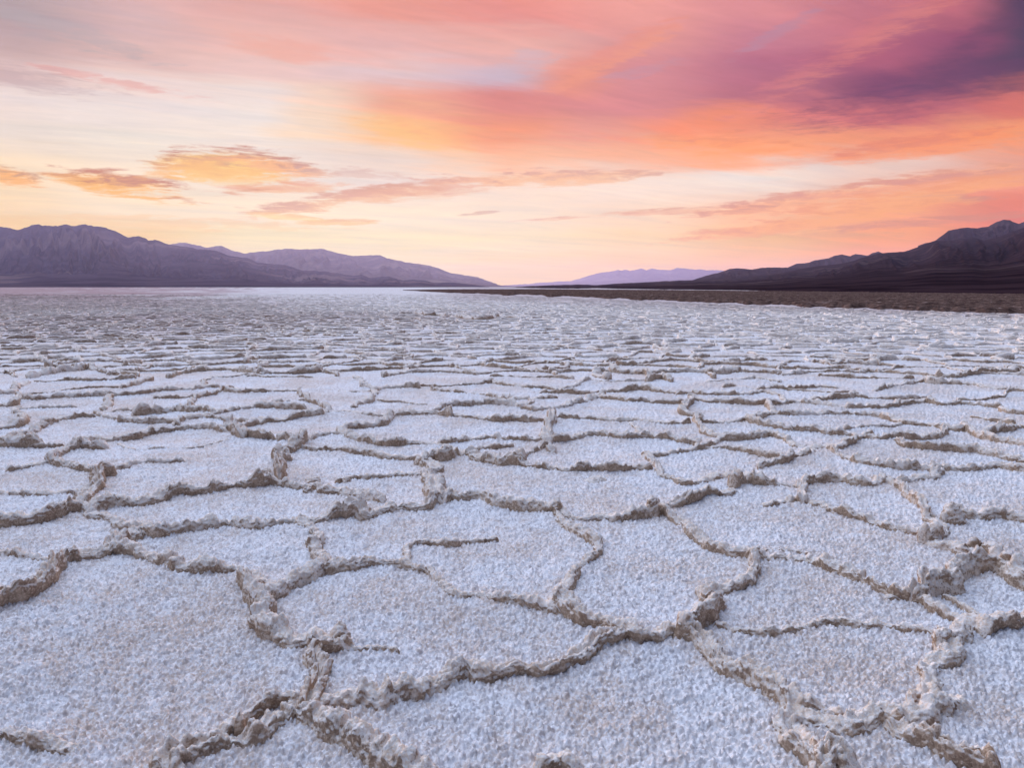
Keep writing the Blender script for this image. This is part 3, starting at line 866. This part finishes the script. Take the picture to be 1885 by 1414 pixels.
r(2,'S',[(930,212),(1000,212),(1080,212),(1150,207),(1200,192),(1260,182),(1345,172)])
r(2,'S',[(540,147),(580,167),(660,174),(740,170),(820,162),(900,157),(955,147)])
r(1,'S',[(960,152),(1030,157),(1100,160),(1180,162),(1260,157),(1335,152)])
r(2,'S',[(1370,180),(1430,192),(1500,187),(1560,187),(1630,192),(1725,202)])
r(1,'S',[(1540,167),(1620,167),(1690,157),(1760,150),(1810,122),(1900,126)])
r(1,'S',[(1740,207),(1790,232),(1900,243)])
r(2,'S',[(-5,130),(60,127),(130,137),(220,137),(310,137),(400,132),(450,127),(522,137)])
r(2,'S',[(60,162),(30,202),(10,232),(50,252),(92,257)])
r(1,'S',[(1620,265),(1700,280),(1800,292)])
r(2,'S',[(430,112),(500,102),(560,102),(630,102),(700,97),(770,92),(832,97)])
r(1,'S',[(610,112),(700,117),(790,127),(870,132),(932,132)])
r(2,'S',[(250,97),(320,97),(402,108)])
r(2,'S',[(160,67),(230,62),(300,57),(380,47),(450,52),(522,62)])
r(2,'S',[(1070,112),(1120,102),(1190,92),(1260,77),(1332,67)])
r(3,'S',[(1330,67),(1400,74),(1470,77),(1540,82),(1610,87),(1660,97),(1750,107),(1842,102)])
r(2,'S',[(780,32),(860,37),(950,42),(1050,47),(1150,52),(1255,50)])
r(2,'Q',[(1210,272),(1290,277),(1370,277),(1450,282),(1530,282),(1600,282),(1660,287),(1740,292),(1800,297),(1890,297)])
r(2,'Q',[(630,257),(700,267),(780,274),(860,277),(940,277),(1020,282),(1092,282)])
r(3,'Q',[(310,247),(370,242),(450,242),(520,242),(582,252)])
r(1,'Q',[(0,237),(60,237),(120,247),(190,252),(242,252)])
r(2,'Q',[(270,257),(250,287),(200,307),(140,317),(60,327),(15,337)])
r(2,'Q',[(500,225),(560,207),(620,197),(690,192),(770,182),(830,182),(900,187),(972,197)])
r(2,'Q',[(60,205),(110,187),(160,167),(180,142),(190,112),(240,102),(320,97),(402,97)])
r(0,'Q',[(190,167),(250,177),(330,182),(400,192),(475,194)])
r(2,'Q',[(510,112),(570,122),(640,127),(720,137),(800,147),(850,157),(930,164),(1012,162)])
r(2,'Q',[(430,87),(510,92),(600,92),(680,87),(760,82),(822,67)])
r(2,'Q',[(820,67),(880,82),(950,92),(1020,102),(1090,102),(1150,107),(1202,112)])
r(2,'Q',[(1015,187),(1050,167),(1100,162),(1162,157)])
r(2,'Q',[(1005,210),(1080,217),(1140,217),(1200,212),(1260,192),(1330,177),(1390,157),(1422,142)])
r(2,'Q',[(1110,127),(1180,127),(1260,130),(1342,132)])
r(2,'Q',[(1210,107),(1270,92),(1320,72),(1362,57)])
r(1,'Q',[(1360,57),(1440,67),(1530,67),(1610,67),(1692,67)])
r(2,'Q',[(1370,127),(1450,122),(1540,117),(1620,107),(1700,112),(1790,122),(1900,128)])
r(2,'Q',[(1440,157),(1510,167),(1580,177),(1660,177),(1740,184),(1820,184),(1890,182)])
r(1,'Q',[(840,42),(930,42),(1020,44),(1100,42),(1180,44),(1252,50)])
r(2,'Q',[(70,45),(110,70),(110,90),(172,102)])
r(1,'Q',[(0,122),(70,127),(142,122)])
r(3,'Q',[(1690,62),(1760,52),(1800,62)])
r(1,'Q',[(1600,302),(1620,332),(1642,362)])
r(2,'P',[(110,157),(180,162),(250,157),(330,152),(400,152),(480,147),(560,142),(612,142)])
r(2,'P',[(620,147),(700,142),(770,137),(850,122),(920,117),(1000,112),(1080,107),(1130,97),(1182,92)])
r(1,'P',[(870,157),(940,157),(1010,157),(1062,152)])
r(2,'P',[(1040,212),(1060,177),(1090,152),(1150,137),(1200,117),(1262,107)])
r(2,'P',[(1260,117),(1340,122),(1420,122),(1500,120),(1570,117),(1632,117)])
r(2,'P',[(1640,127),(1680,157),(1720,182),(1780,207),(1822,227)])
r(1,'P',[(550,242),(620,237),(690,232),(752,232)])
r(3,'P',[(760,242),(820,232),(900,227),(970,217),(1020,222),(1080,227),(1150,232),(1202,237)])
r(2,'P',[(1200,237),(1270,227),(1340,217),(1410,207),(1490,207),(1560,212),(1662,217)])
r(1,'P',[(1520,187),(1590,180),(1662,174)])
r(2,'P',[(680,282),(750,287),(820,292),(900,292),(972,302)])
r(2,'P',[(970,302),(1020,277),(1080,267),(1140,257),(1192,247)])
r(1,'P',[(1150,267),(1230,277),(1320,287),(1372,287)])
r(1,'P',[(530,252),(600,267),(672,277)])
r(2,'P',[(250,302),(300,287),(360,277),(430,267),(492,262)])
r(2,'P',[(60,382),(110,367),(170,352),(210,332),(242,317)])
r(2,'P',[(-20,325),(0,322),(60,312),(110,297),(130,267),(100,242),(112,212)])
r(3,'P',[(-20,405),(0,407),(70,412),(140,407),(212,412)])
r(1,'P',[(160,427),(240,427),(312,422)])
r(1,'P',[(140,222),(210,217),(290,217),(392,210)])
r(2,'P',[(580,217),(610,192),(590,172),(612,152)])
r(1,'P',[(140,137),(220,132),(300,127),(370,117),(450,110),(530,104),(632,100)])
r(2,'P',[(680,97),(740,82),(800,67),(832,57)])
r(2,'P',[(-20,135),(0,132),(60,122),(110,92),(162,72)])
r(2,'P',[(210,67),(280,67),(350,57),(420,57),(500,60),(570,57),(650,52),(722,47)])
r(2,'P',[(-20,202),(0,202),(70,197),(100,172),(92,142)])
r(2,'P',[(1110,97),(1130,57),(1180,42),(1250,42),(1320,32),(1392,27)])
r(1,'P',[(1390,37),(1480,40),(1560,40),(1640,40),(1702,42)])
r(3,'G',[(742,577),(765,577),(785,580),(805,580),(822,582)],"tall broken ridge standing out alone far across the flat, below the range's last shoulder")
r(3,'G',[(838,583),(858,586),(880,588),(900,587),(914,584)],"second tall broken ridge beside the lone far one, nearer the pale far mountains")


def describe(line, size, seen):
    """A label for a ridge from its own shape and from the landmark it lies under."""
    px, py = to_px(line[:, 0], line[:, 1])
    mx = float(px.mean())
    place = [(230, "under the double-domed summit"), (470, "under the purple range's falling shoulder"), (720, "under the paler range behind"),
             (960, "under the range's last tapering spurs"), (1270, "under the pale far mountains"), (1480, "under the low mottled hills"),
             (1720, "under the dark slope"), (9999, "under the dark peak")]
    where = next(t for lim, t in place if mx < lim)
    d = line[-1] - line[0]
    L = np.linalg.norm(np.diff(line, axis=0), axis=1).sum()
    chord = np.linalg.norm(d) + 1e-6
    mid = line[len(line) // 2] - (line[0] + line[-1]) / 2
    length = "short" if L < 0.7 else "mid-length" if L < 1.3 else "long"
    body = ["hairline", "thin low", "crusty", "tall lumpy"][size]
    bend = L / chord
    shape = "straight" if bend < 1.03 else ("" if bend < 1.12 else "strongly ") + ("sagging" if mid[1] < 0 else "arched")
    steep = abs(d[1]) / (abs(d[0]) + 1e-6)
    run = "crosswise" if steep < 0.45 else "slanting" if steep < 1.6 else "endwise"
    base = f"{length} {body} {shape} ridge lying {run} {where}"
    seen.setdefault(base, []).append(float(line[:, 1].mean()))
    return base


def place_ridge(line, size, seed, label, ends):
    d = float(np.median(line[:, 1]))
    if size >= 1:                                       # run a little into the neighbours at both ends
        e = 0.045 + 0.004 * d
        a, b = line[0] - line[1], line[-1] - line[-2]
        line = np.vstack([line[0] + a / np.linalg.norm(a) * e, line, line[-1] + b / np.linalg.norm(b) * e])
    ds = max(0.0045, d / 768 * 1.25)
    hw, ht = HALF_W[size], HEIGHT[size]
    hw *= 0.84 + 0.16 * float(sstep(3.0, 5.0, d))
    grow = 1.0 + 0.22 * float(sstep(3.2, 6.5, d))       # the crests stand taller a few plates out
    hw, ht = hw * (0.5 + 0.5 * grow), ht * grow
    if 36 < d and seed < 500:
        hw, ht = hw * 1.8, ht * 1.9
    m = int(np.clip((2 * hw + 2 * ht) / ds * 1.1, 9, 44))
    g = ridge_mesh(line, hw, ht, seed, ds, m, detail=d < 10, ends=ends)
    loc = (float(line[:, 0].mean()), float(line[:, 1].mean()), 0.0)
    o = mesh_obj("salt_ridge", g, grid_faces(g.shape[0], g.shape[1]), M_RIDGE, {'mud_and_shade': stain_and_shade(g[..., 0].ravel(), g[..., 1].ravel()), 'frost': frost(g[..., 0].ravel(), g[..., 1].ravel())}, loc=loc)
    o['label'] = label
    o['category'] = "salt ridge"
    o['group'] = "salt ridges round the plates of the flat"
    return o


def voronoi_edges(y0, y1, slope, cell):
    rng = np.random.default_rng(5)
    pts = []
    y = y0 - 4
    row = 0
    while y < y1 + 6:
        half = slope * y + 4
        xs = np.arange(-half, half, cell) + (row % 2) * cell * 0.5
        q = np.stack([xs, np.full(len(xs), y)], -1) + rng.uniform(-0.48, 0.48, (len(xs), 2)) * cell
        pts.append(q)
        y += cell * 0.9
        row += 1
    pts = np.vstack(pts)
    res = geometry.delaunay_2d_cdt([Vector(p) for p in pts.tolist()], [], [], 0, 1e-6)
    v = np.array([(p.x, p.y) for p in res[0]])
    tri = np.array([f for f in res[2] if len(f) == 3])
    a, b, c = v[tri[:, 0]], v[tri[:, 1]], v[tri[:, 2]]
    D = 2 * (a[:, 0] * (b[:, 1] - c[:, 1]) + b[:, 0] * (c[:, 1] - a[:, 1]) + c[:, 0] * (a[:, 1] - b[:, 1]))
    sa, sb, sc_ = (a ** 2).sum(1), (b ** 2).sum(1), (c ** 2).sum(1)
    ux = (sa * (b[:, 1] - c[:, 1]) + sb * (c[:, 1] - a[:, 1]) + sc_ * (a[:, 1] - b[:, 1])) / D
    uy = (sa * (c[:, 0] - b[:, 0]) + sb * (a[:, 0] - c[:, 0]) + sc_ * (b[:, 0] - a[:, 0])) / D
    cen = np.stack([ux, uy], -1)
    owner, edges = {}, []
    for i, t in enumerate(tri):
        for k in range(3):
            e = (min(t[k], t[(k + 1) % 3]), max(t[k], t[(k + 1) % 3]))
            if e in owner:
                edges.append((owner[e], i))
            else:
                owner[e] = i
    e = np.array(edges)
    p, q = cen[e[:, 0]], cen[e[:, 1]]
    L = np.linalg.norm(p - q, axis=1)
    mid = (p + q) / 2
    ok = (L > 0.22) & (L < 4) & (mid[:, 1] > y0) & (mid[:, 1] < y1) & (np.abs(mid[:, 0]) < slope * mid[:, 1] + 1)
    return p[ok], q[ok]


def bent(p, q, seed):
    n = 6
    t = np.linspace(0, 1, n)[:, None]
    l = p + (q - p) * t
    nrm = np.array([-(q - p)[1], (q - p)[0]])
    rng = np.random.default_rng(seed)
    bow = rng.uniform(-0.16, 0.16) * np.sin(t[:, 0] * math.pi) + np.r_[0, rng.uniform(-0.05, 0.05, n - 2), 0]
    return l + nrm * bow[:, None]


def build_ridges():
    todo, seen = [], {}
    for i, (size, p, label) in enumerate(R):
        # the trace follows the middle of what shows: the foot lies a little lower in the photograph
        x, y = to_ground(p[:, 0], p[:, 1])
        lift = HEIGHT[size] * 0.35 * F / y
        x, y = to_ground(p[:, 0], p[:, 1] + lift)
        line = np.stack([x, y], -1)
        todo.append((line, size, i + 1, label if label else describe(line, size, seen), bool(label)))
    p, q = voronoi_edges(12.9, 170.0, 0.95, 1.15)
    dist = (p + q)[:, 1] / 2
    order = np.argsort(dist)
    px, _ = to_px((p + q)[:, 0] / 2, dist)
    rng = np.random.default_rng(9)
    n_single = 296 - len(todo)
    far = []
    for k in order:
        size = int(rng.choice([1, 1, 2, 2, 2, 3]))
        mx, my = to_px((p[k] + q[k])[0] / 2, dist[k])
        if mx > 700 and my < np.interp(mx, MUD_X, MUD_NEAR) + 1.5:
            continue
        line = bent(p[k], q[k], 1000 + int(k))
        if n_single > 0 and -20 < px[k] < 1905:
            todo.append((line, size, 500 + int(k), describe(line, size, seen), False))
            n_single -= 1
        elif rng.random() < 0.08 + 0.92 * (1 - min(1, max(0, (dist[k] - 50) / 115))):
            far.append((line, size, int(k)))
    used = {}
    for line, size, seed, label, own in todo:
        if not own and len(seen[label]) > 1:
            ys = sorted(seen[label])
            i = ys.index(float(line[:, 1].mean()))
            words_ = ["nearest", "second nearest", "third nearest", "fourth nearest", "fifth nearest", "sixth nearest", "seventh nearest", "eighth nearest", "ninth nearest", "tenth nearest"]
            label = words_[min(i, 9)] + " " + label
        place_ridge(line, size, seed, label, (1.0, 1.0) if seed >= 500 else (0.7, 0.7))
    # what nobody could count: the network going on to where it melts into a texture
    V, Q, off = [], [], 0
    for line, size, seed in far:
        d = line[:, 1].mean()
        ds = 0.06 if d < 30 else 0.11 if d < 60 else 0.2
        m = 7 if d < 40 else 5
        low = 1.0 - 0.58 * float(sstep(20, 95, d))         # farther out the crests are lower and finer
        g = ridge_mesh(line, HALF_W[size] * 1.1 * (0.4 + 0.6 * low), HEIGHT[size] * 1.12 * low, seed, ds, m, detail=False, ends=(1.0, 1.0))
        V.append(g.reshape(-1, 3))
        Q.append(grid_faces(g.shape[0], g.shape[1], off))
        off += g.shape[0] * g.shape[1]
    p, q = voronoi_edges(1.3, 13.2, 1.25, 1.3)           # the plates go on to both sides, past what the photograph shows
    for k in range(len(p)):
        ex, _ = to_px(np.array([p[k][0], q[k][0]]), np.maximum(np.array([p[k][1], q[k][1]]), 0.8))
        if not (ex.max() < -45 or ex.min() > 1930):
            continue
        g = ridge_mesh(bent(p[k], q[k], 7000 + k), HALF_W[2], HEIGHT[2] * 1.1, 3000 + k, 0.013, 18, detail=False, ends=(1.0, 1.0))
        V.append(g.reshape(-1, 3))
        Q.append(grid_faces(g.shape[0], g.shape[1], off))
        off += g.shape[0] * g.shape[1]
    V, Q = np.vstack(V), np.vstack(Q)
    o = mesh_obj("distant_salt_ridges", V, Q, M_RIDGE, {'mud_and_shade': stain_and_shade(V[:, 0], V[:, 1]), 'frost': frost(V[:, 0], V[:, 1])})
    o['kind'] = 'stuff'
    o['label'] = "mass of small crusty salt ridges covering the far flat"
    print("ridges", len(todo), "far", len(far), off)


build_ground()
build_ridges()


# ------------------------------------------------------------------ single lumps of salt
def lump(px, py, rad, high, seed, label):
    x, y = (float(v) for v in to_ground(px, py))
    n, m = 34, 44
    v = np.linspace(0.02, 0.62 * math.pi, n)[:, None]
    a = np.linspace(0, 2 * math.pi, m)[None, :]
    r0 = 1 + 0.55 * vnoise3(np.cos(a) * 1.3 + seed * 7 + 0 * v, np.sin(a) * 1.3 + 0 * v, v * 1.2 + 0 * a, seed)
    X = rad * r0 * np.sin(v) * np.cos(a)
    Y = rad * r0 * np.sin(v) * np.sin(a)
    Z = high * np.cos(v) * (0.8 + 0.4 * r0)
    d = 0.22 * rad * vnoise3(X / 0.03, Y / 0.03, Z / 0.03, 81 + seed) + 0.016 * (0.6 - worley3(X / 0.02, Y / 0.02, Z / 0.02, 83)) + 0.008 * (0.6 - worley3(X / 0.009, Y / 0.009, Z / 0.009, 85))
    k = np.minimum(1.0, rad / 0.05)
    w = np.minimum(1.0, np.sin(v) * 2.5)
    X, Y, Z = X + d * k * np.cos(a) * np.sin(v) * w, Y + d * k * np.sin(a) * np.sin(v) * w, Z + d * k * np.cos(v) * w
    g = np.stack([X + x, Y + y, Z], -1)
    g[:, -1] = g[:, 0]
    o = mesh_obj("salt_lump", g, grid_faces(n, m)[:, ::-1], M_RIDGE, {'mud_and_shade': np.zeros(n * m), 'frost': np.zeros(n * m)}, loc=(x, y, 0.0))
    o['label'] = label
    o['category'] = "salt lump"
    o['group'] = "loose lumps of salt"


lump(1752, 962, 0.070, 0.105, 1, "round grey knob of salt beside the tall stacked white pile")
lump(1200, 952, 0.048, 0.120, 2, "pointed horn of salt at the end of a brown-faced ridge")
lump(444, 1368, 0.022, 0.085, 3, "pale upright nub standing on the thick ridge at the bottom edge")
lump(566, 907, 0.032, 0.032, 4, "single small lump lying on a plate beside a thin brown tail of ridge")
lump(578, 886, 0.060, 0.026, 5, "flat crumb of crust just behind the thin tail of the white pillar ridge")
lump(638, 889, 0.036, 0.040, 6, "small lump at the free end of a thin ridge leading to the big white pile")
lump(489, 877, 0.050, 0.050, 7, "loose dark chunk leaning against the foot of the white pillar ridge")
lump(1098, 886, 0.075, 0.026, 8, "low crumbled scab of crust alone on the wide plate beside the big white pile")
lump(625, 1192, 0.046, 0.090, 9, "hooked knob of salt at the top of the S-shaped ridge")


# ------------------------------------------------------------------ the rough brown mud flat
def build_mud():
    cols = np.concatenate([np.linspace(742, 1950, 1000), np.linspace(1955, 3200, 120)])
    n = 150
    t = np.linspace(0, 1, n)[:, None]
    near, far = np.interp(cols, MUD_X, MUD_NEAR), np.interp(cols, MUD_X, MUD_FAR)
    near = near + 3.0 * fbm2(cols / 26, cols * 0, 4, 88) * np.clip((near - far) / 10, 0.1, 1)
    py = near[None, :] + (far - near)[None, :] * t
    px = np.broadcast_to(cols[None, :], py.shape)
    X, Y = to_ground(px, py)
    w, v = worley2(X / 0.8, Y / 1.2, 91)
    w2, v2 = worley2(X / 2.1, Y / 3.0, 92)
    lump = np.clip(1 - w, 0, 1) * (0.3 + v) * 0.13 + np.clip(1 - w2, 0, 1) * v2 * 0.14 + 0.10 * fbm2(X / 0.5, Y / 0.7, 3, 93)
    edge = sstep(0, 0.06, t) * sstep(1.0, 0.94, t) * sstep(742, 830, px)
    Z = 0.02 + edge * (0.10 + lump)
    Z[0] = -0.05
    Z[-1] = -0.05
    o = mesh_obj("mud_flat", np.stack([X, Y, Z], -1), grid_faces(n, len(cols)), M_MUD)
    structure(o)


build_mud()


# ------------------------------------------------------------------ mountains
def mountains(name, crest, toe, d_crest, mat, relief=0.5, spurs=70.0, power=1.3, seed=0, jag=1.0, rows=130, step=2.2, back=0.3, fan=0.35):
    """crest: skyline traced in the photo; toe: where its foot meets the flat, as a distance or pixel rows; d_crest in metres."""
    cx, cy = np.array(crest, float).T
    cols = np.arange(cx[0], cx[-1] + step, step)
    yc = np.interp(cols, cx, cy)
    yc = yc + jag * (1.6 * fbm2(cols / 13.0, cols * 0 + seed, 4, seed + 1, 0.6))
    if isinstance(toe, (int, float)):
        d0 = np.full(len(cols), float(toe))
        yt = HORIZON + EYE * F / d0
    else:
        tx, ty = np.array(toe, float).T
        yt = np.interp(cols, tx, ty)
        d0 = EYE * F / (yt - HORIZON)
    t = np.concatenate([np.linspace(0, 1, rows), np.linspace(1.02, 1.5, 14)])[:, None]
    D = np.where(t <= 1, d0[None] * (d_crest / d0[None]) ** np.minimum(t, 1), d_crest * (1 + (t - 1) * back))
    g = np.where(t <= 1, np.clip(t, 0, 1) ** power, 1.0)
    py = yt[None] + (yc - yt)[None] * g
    px = np.broadcast_to(cols[None], py.shape)
    # spurs and gullies running downhill
    w = 16 * fbm2(px / 60, t * 5 + 0 * px, 4, seed + 5)
    rel = ridged2((px + w) / spurs + 0 * t, t * 1.3 + 0.004 * px, 5, seed + 7) - 0.95
    rel2 = ridged2((px + w * 1.5) / (spurs * 0.3), t * 2.4 + 0.01 * px, 4, seed + 9) - 0.9
    span = (yt - yc)[None]
    mask = sstep(fan, fan + 0.3, t) * (1 - 0.93 * sstep(0.86, 1.0, t))
    low = sstep(0.02, 0.2, t) * (1 - sstep(0.8, 1.0, t))
    py = py - span * relief * mask * (0.20 * rel + 0.17 * rel2) - span * 0.004 * low * fbm2(px / 50, t * 13 + 0.01 * px, 4, seed + 11)
    py = np.maximum(py, np.where(t < 1, yc[None], -1e9))
    dx, dy, dz = px_dir(px, py)
    X, Y, Z = dx / dy * D, D, EYE + dz / dy * D
    fall = np.where(t > 1, np.clip(1 - (t - 1) * 2.2, -0.05, 1), 1.0)
    Z = Z * fall
    Z[0] = np.minimum(Z[0], 0.0) - 0.5
    Z = np.maximum(Z, -0.6)
    o = mesh_obj(name, np.stack([X, Y, Z], -1), grid_faces(len(t), len(cols)), mat)
    return structure(o)


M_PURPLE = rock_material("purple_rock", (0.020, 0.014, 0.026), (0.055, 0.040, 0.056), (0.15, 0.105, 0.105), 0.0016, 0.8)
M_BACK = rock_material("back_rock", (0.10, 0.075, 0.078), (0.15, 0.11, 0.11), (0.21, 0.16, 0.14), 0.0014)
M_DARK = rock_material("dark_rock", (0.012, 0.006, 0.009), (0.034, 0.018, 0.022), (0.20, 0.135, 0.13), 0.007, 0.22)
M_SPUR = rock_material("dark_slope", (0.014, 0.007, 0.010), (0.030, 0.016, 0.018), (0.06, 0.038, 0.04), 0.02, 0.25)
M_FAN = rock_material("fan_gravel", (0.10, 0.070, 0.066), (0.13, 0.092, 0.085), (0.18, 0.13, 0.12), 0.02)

LEFT = [(-420, 430), (-250, 402), (-120, 408), (-40, 408), (0, 415.5), (12, 419), (33, 421.5), (50, 417), (64, 412), (72, 412.5), (80, 415), (100, 415), (115, 415), (128, 413.5), (140, 416), (150, 414), (157, 411.5), (165, 415), (185, 416.5), (200, 421), (215, 426), (235, 435), (245, 436), (255, 434), (263, 436), (273, 442), (290, 441), (300, 445), (312, 450), (340, 454), (365, 458), (380, 459), (400, 462), (425, 472), (455, 474), (475, 483), (505, 487), (525, 487), (545, 493), (555, 497), (585, 498), (620, 503), (650, 508), (665, 505.5), (680, 511), (700, 509.5), (716, 508), (735, 514), (755, 518), (780, 521), (820, 525), (850, 527.5)]
LEFT_LOW = [(-420, 500), (-100, 486), (0, 478), (40, 470), (80, 462), (115, 472), (150, 470), (175, 476), (210, 490), (240, 497), (280, 494), (320, 486), (350, 478), (385, 484), (430, 487), (470, 496), (510, 505), (560, 519), (600, 527)]
LOW_HILLS = [(690, 527.8), (720, 521), (745, 516), (762, 514.5), (785, 517), (800, 521), (815, 520), (835, 520), (860, 522), (880, 525), (900, 527.8)]
LEFT_BACK = [(270, 452), (313, 449), (333, 446), (355, 449), (385, 456), (393, 454), (400, 453), (407, 452.5), (425, 459.5), (450, 465.5), (465, 464), (490, 462), (505, 459.5), (540, 458), (575, 458.5), (595, 458.5), (610, 462), (640, 469.5), (670, 470), (690, 468.5), (700, 469), (712, 476), (730, 478), (745, 482), (768, 485), (790, 489), (815, 496), (830, 503), (845, 504), (865, 508.5), (880, 509.5), (895, 516), (917, 524), (935, 526.5), (965, 528)]
FAR = [(900, 526.5), (960, 523.5), (1000, 520), (1050, 517), (1070, 512), (1083, 508), (1100, 503), (1115, 500), (1130, 499), (1138, 496), (1143, 498), (1150, 495.5), (1160, 497.5), (1173, 496), (1181, 494), (1190, 498), (1200, 494), (1215, 497), (1235, 496.5), (1248, 492.5), (1265, 495), (1280, 496), (1291, 495), (1300, 497.5), (1325, 497.5), (1345, 501), (1400, 505), (1480, 512)]
FRONT_RIGHT = [(940, 528.5), (985, 526), (1060, 523.5), (1100, 524.5), (1130, 522.5), (1200, 518.5), (1277, 515), (1300, 513.5), (1350, 511), (1400, 507), (1440, 502), (1480, 493), (1500, 490), (1520, 488), (1550, 485), (1575, 478), (1600, 471), (1615, 466), (1665, 463), (1700, 450), (1722, 442.5), (1744, 443), (1770, 440), (1792, 438), (1812, 442), (1839, 436), (1860, 428), (1885, 419), (1960, 410), (2100, 385), (2300, 360), (2600, 345)]
SPUR = [(1180, 530.5), (1300, 523), (1400, 516), (1500, 509), (1600, 494), (1680, 485), (1754, 473), (1780, 466), (1808, 458), (1850, 454), (1885, 447), (1980, 425), (2150, 405), (2600, 380)]
MOTTLED = [(1255, 521), (1280, 514), (1300, 507), (1320, 503), (1345, 494), (1360, 493), (1385, 496), (1400, 493), (1420, 492), (1450, 493), (1480, 493), (1540, 492)]
RIDGE_BACK = [(1430, 497), (1448, 493), (1465, 485), (1490, 483), (1500, 479), (1525, 475), (1535, 471), (1550, 468), (1565, 471), (1575, 467), (1590, 469), (1598, 470), (1606, 465), (1617, 462.5), (1624, 466), (1680, 468), (1760, 470)]
PEAK = [(1690, 452), (1722, 442), (1747, 424), (1765, 421), (1780, 419), (1800, 420), (1820, 416), (1835, 408), (1846, 402.5), (1860, 405), (1875, 411), (1885, 408), (1920, 396), (2050, 380), (2250, 350), (2600, 340)]
TOE_RIGHT = [(940, 530), (1000, 530.5), (1200, 533), (1300, 534.5), (1500, 537.5), (1885, 541.8), (2300, 546), (2600, 550)]
TOE_SPUR = [(1180, 531.5), (1300, 532.5), (1500, 533.5), (1885, 536.0), (2300, 539), (2600, 541)]

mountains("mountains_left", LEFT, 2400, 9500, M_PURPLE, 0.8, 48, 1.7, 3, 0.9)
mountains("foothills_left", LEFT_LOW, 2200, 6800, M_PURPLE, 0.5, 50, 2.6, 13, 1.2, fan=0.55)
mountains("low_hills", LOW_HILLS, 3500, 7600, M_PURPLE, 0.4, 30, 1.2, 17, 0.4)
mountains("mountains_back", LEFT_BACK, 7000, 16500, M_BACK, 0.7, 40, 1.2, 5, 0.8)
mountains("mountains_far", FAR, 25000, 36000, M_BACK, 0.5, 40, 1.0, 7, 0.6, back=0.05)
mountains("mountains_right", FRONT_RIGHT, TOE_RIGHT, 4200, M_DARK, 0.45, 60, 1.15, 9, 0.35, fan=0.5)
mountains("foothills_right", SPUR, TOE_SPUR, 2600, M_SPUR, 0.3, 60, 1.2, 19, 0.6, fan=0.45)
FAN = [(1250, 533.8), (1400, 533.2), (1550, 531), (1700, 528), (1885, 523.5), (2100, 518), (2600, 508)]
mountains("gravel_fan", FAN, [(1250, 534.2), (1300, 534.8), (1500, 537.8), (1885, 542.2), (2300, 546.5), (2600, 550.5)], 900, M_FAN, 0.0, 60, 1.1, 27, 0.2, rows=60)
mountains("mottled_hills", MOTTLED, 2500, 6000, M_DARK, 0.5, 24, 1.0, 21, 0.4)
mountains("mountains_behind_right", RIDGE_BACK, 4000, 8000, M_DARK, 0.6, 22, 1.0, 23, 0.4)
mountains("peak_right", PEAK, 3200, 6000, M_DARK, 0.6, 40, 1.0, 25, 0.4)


# ------------------------------------------------------------------ the evening haze

def build_haze():
    x, y0, y1, z0, z1 = 70000.0, -300.0, HAZE_REACH, -2.0, HAZE_TOP
    v = [(sx * x, y, z) for z in (z0, z1) for y in (y0, y1) for sx in (-1, 1)]
    q = [f[::-1] for f in ((0, 1, 3, 2), (4, 6, 7, 5), (0, 4, 5, 1), (2, 3, 7, 6), (0, 2, 6, 4), (1, 5, 7, 3))]
    m, n = material("evening_haze")
    vol = n.n('ShaderNodeVolumePrincipled')
    vol.inputs['Color'].default_value = (*HAZE_COLOR, 1)
    vol.inputs['Density'].default_value = HAZE_DENSITY
    vol.inputs['Anisotropy'].default_value = HAZE_G
    out = n.n('ShaderNodeOutputMaterial')
    n.t.links.new(vol.outputs[0], out.inputs['Volume'])
    o = mesh_obj("haze", v, q, m)
    o.data.polygons.foreach_set('use_smooth', np.zeros(6, bool))
    o['kind'] = 'stuff'
    o['label'] = "thin lilac evening haze over the valley"


build_haze()
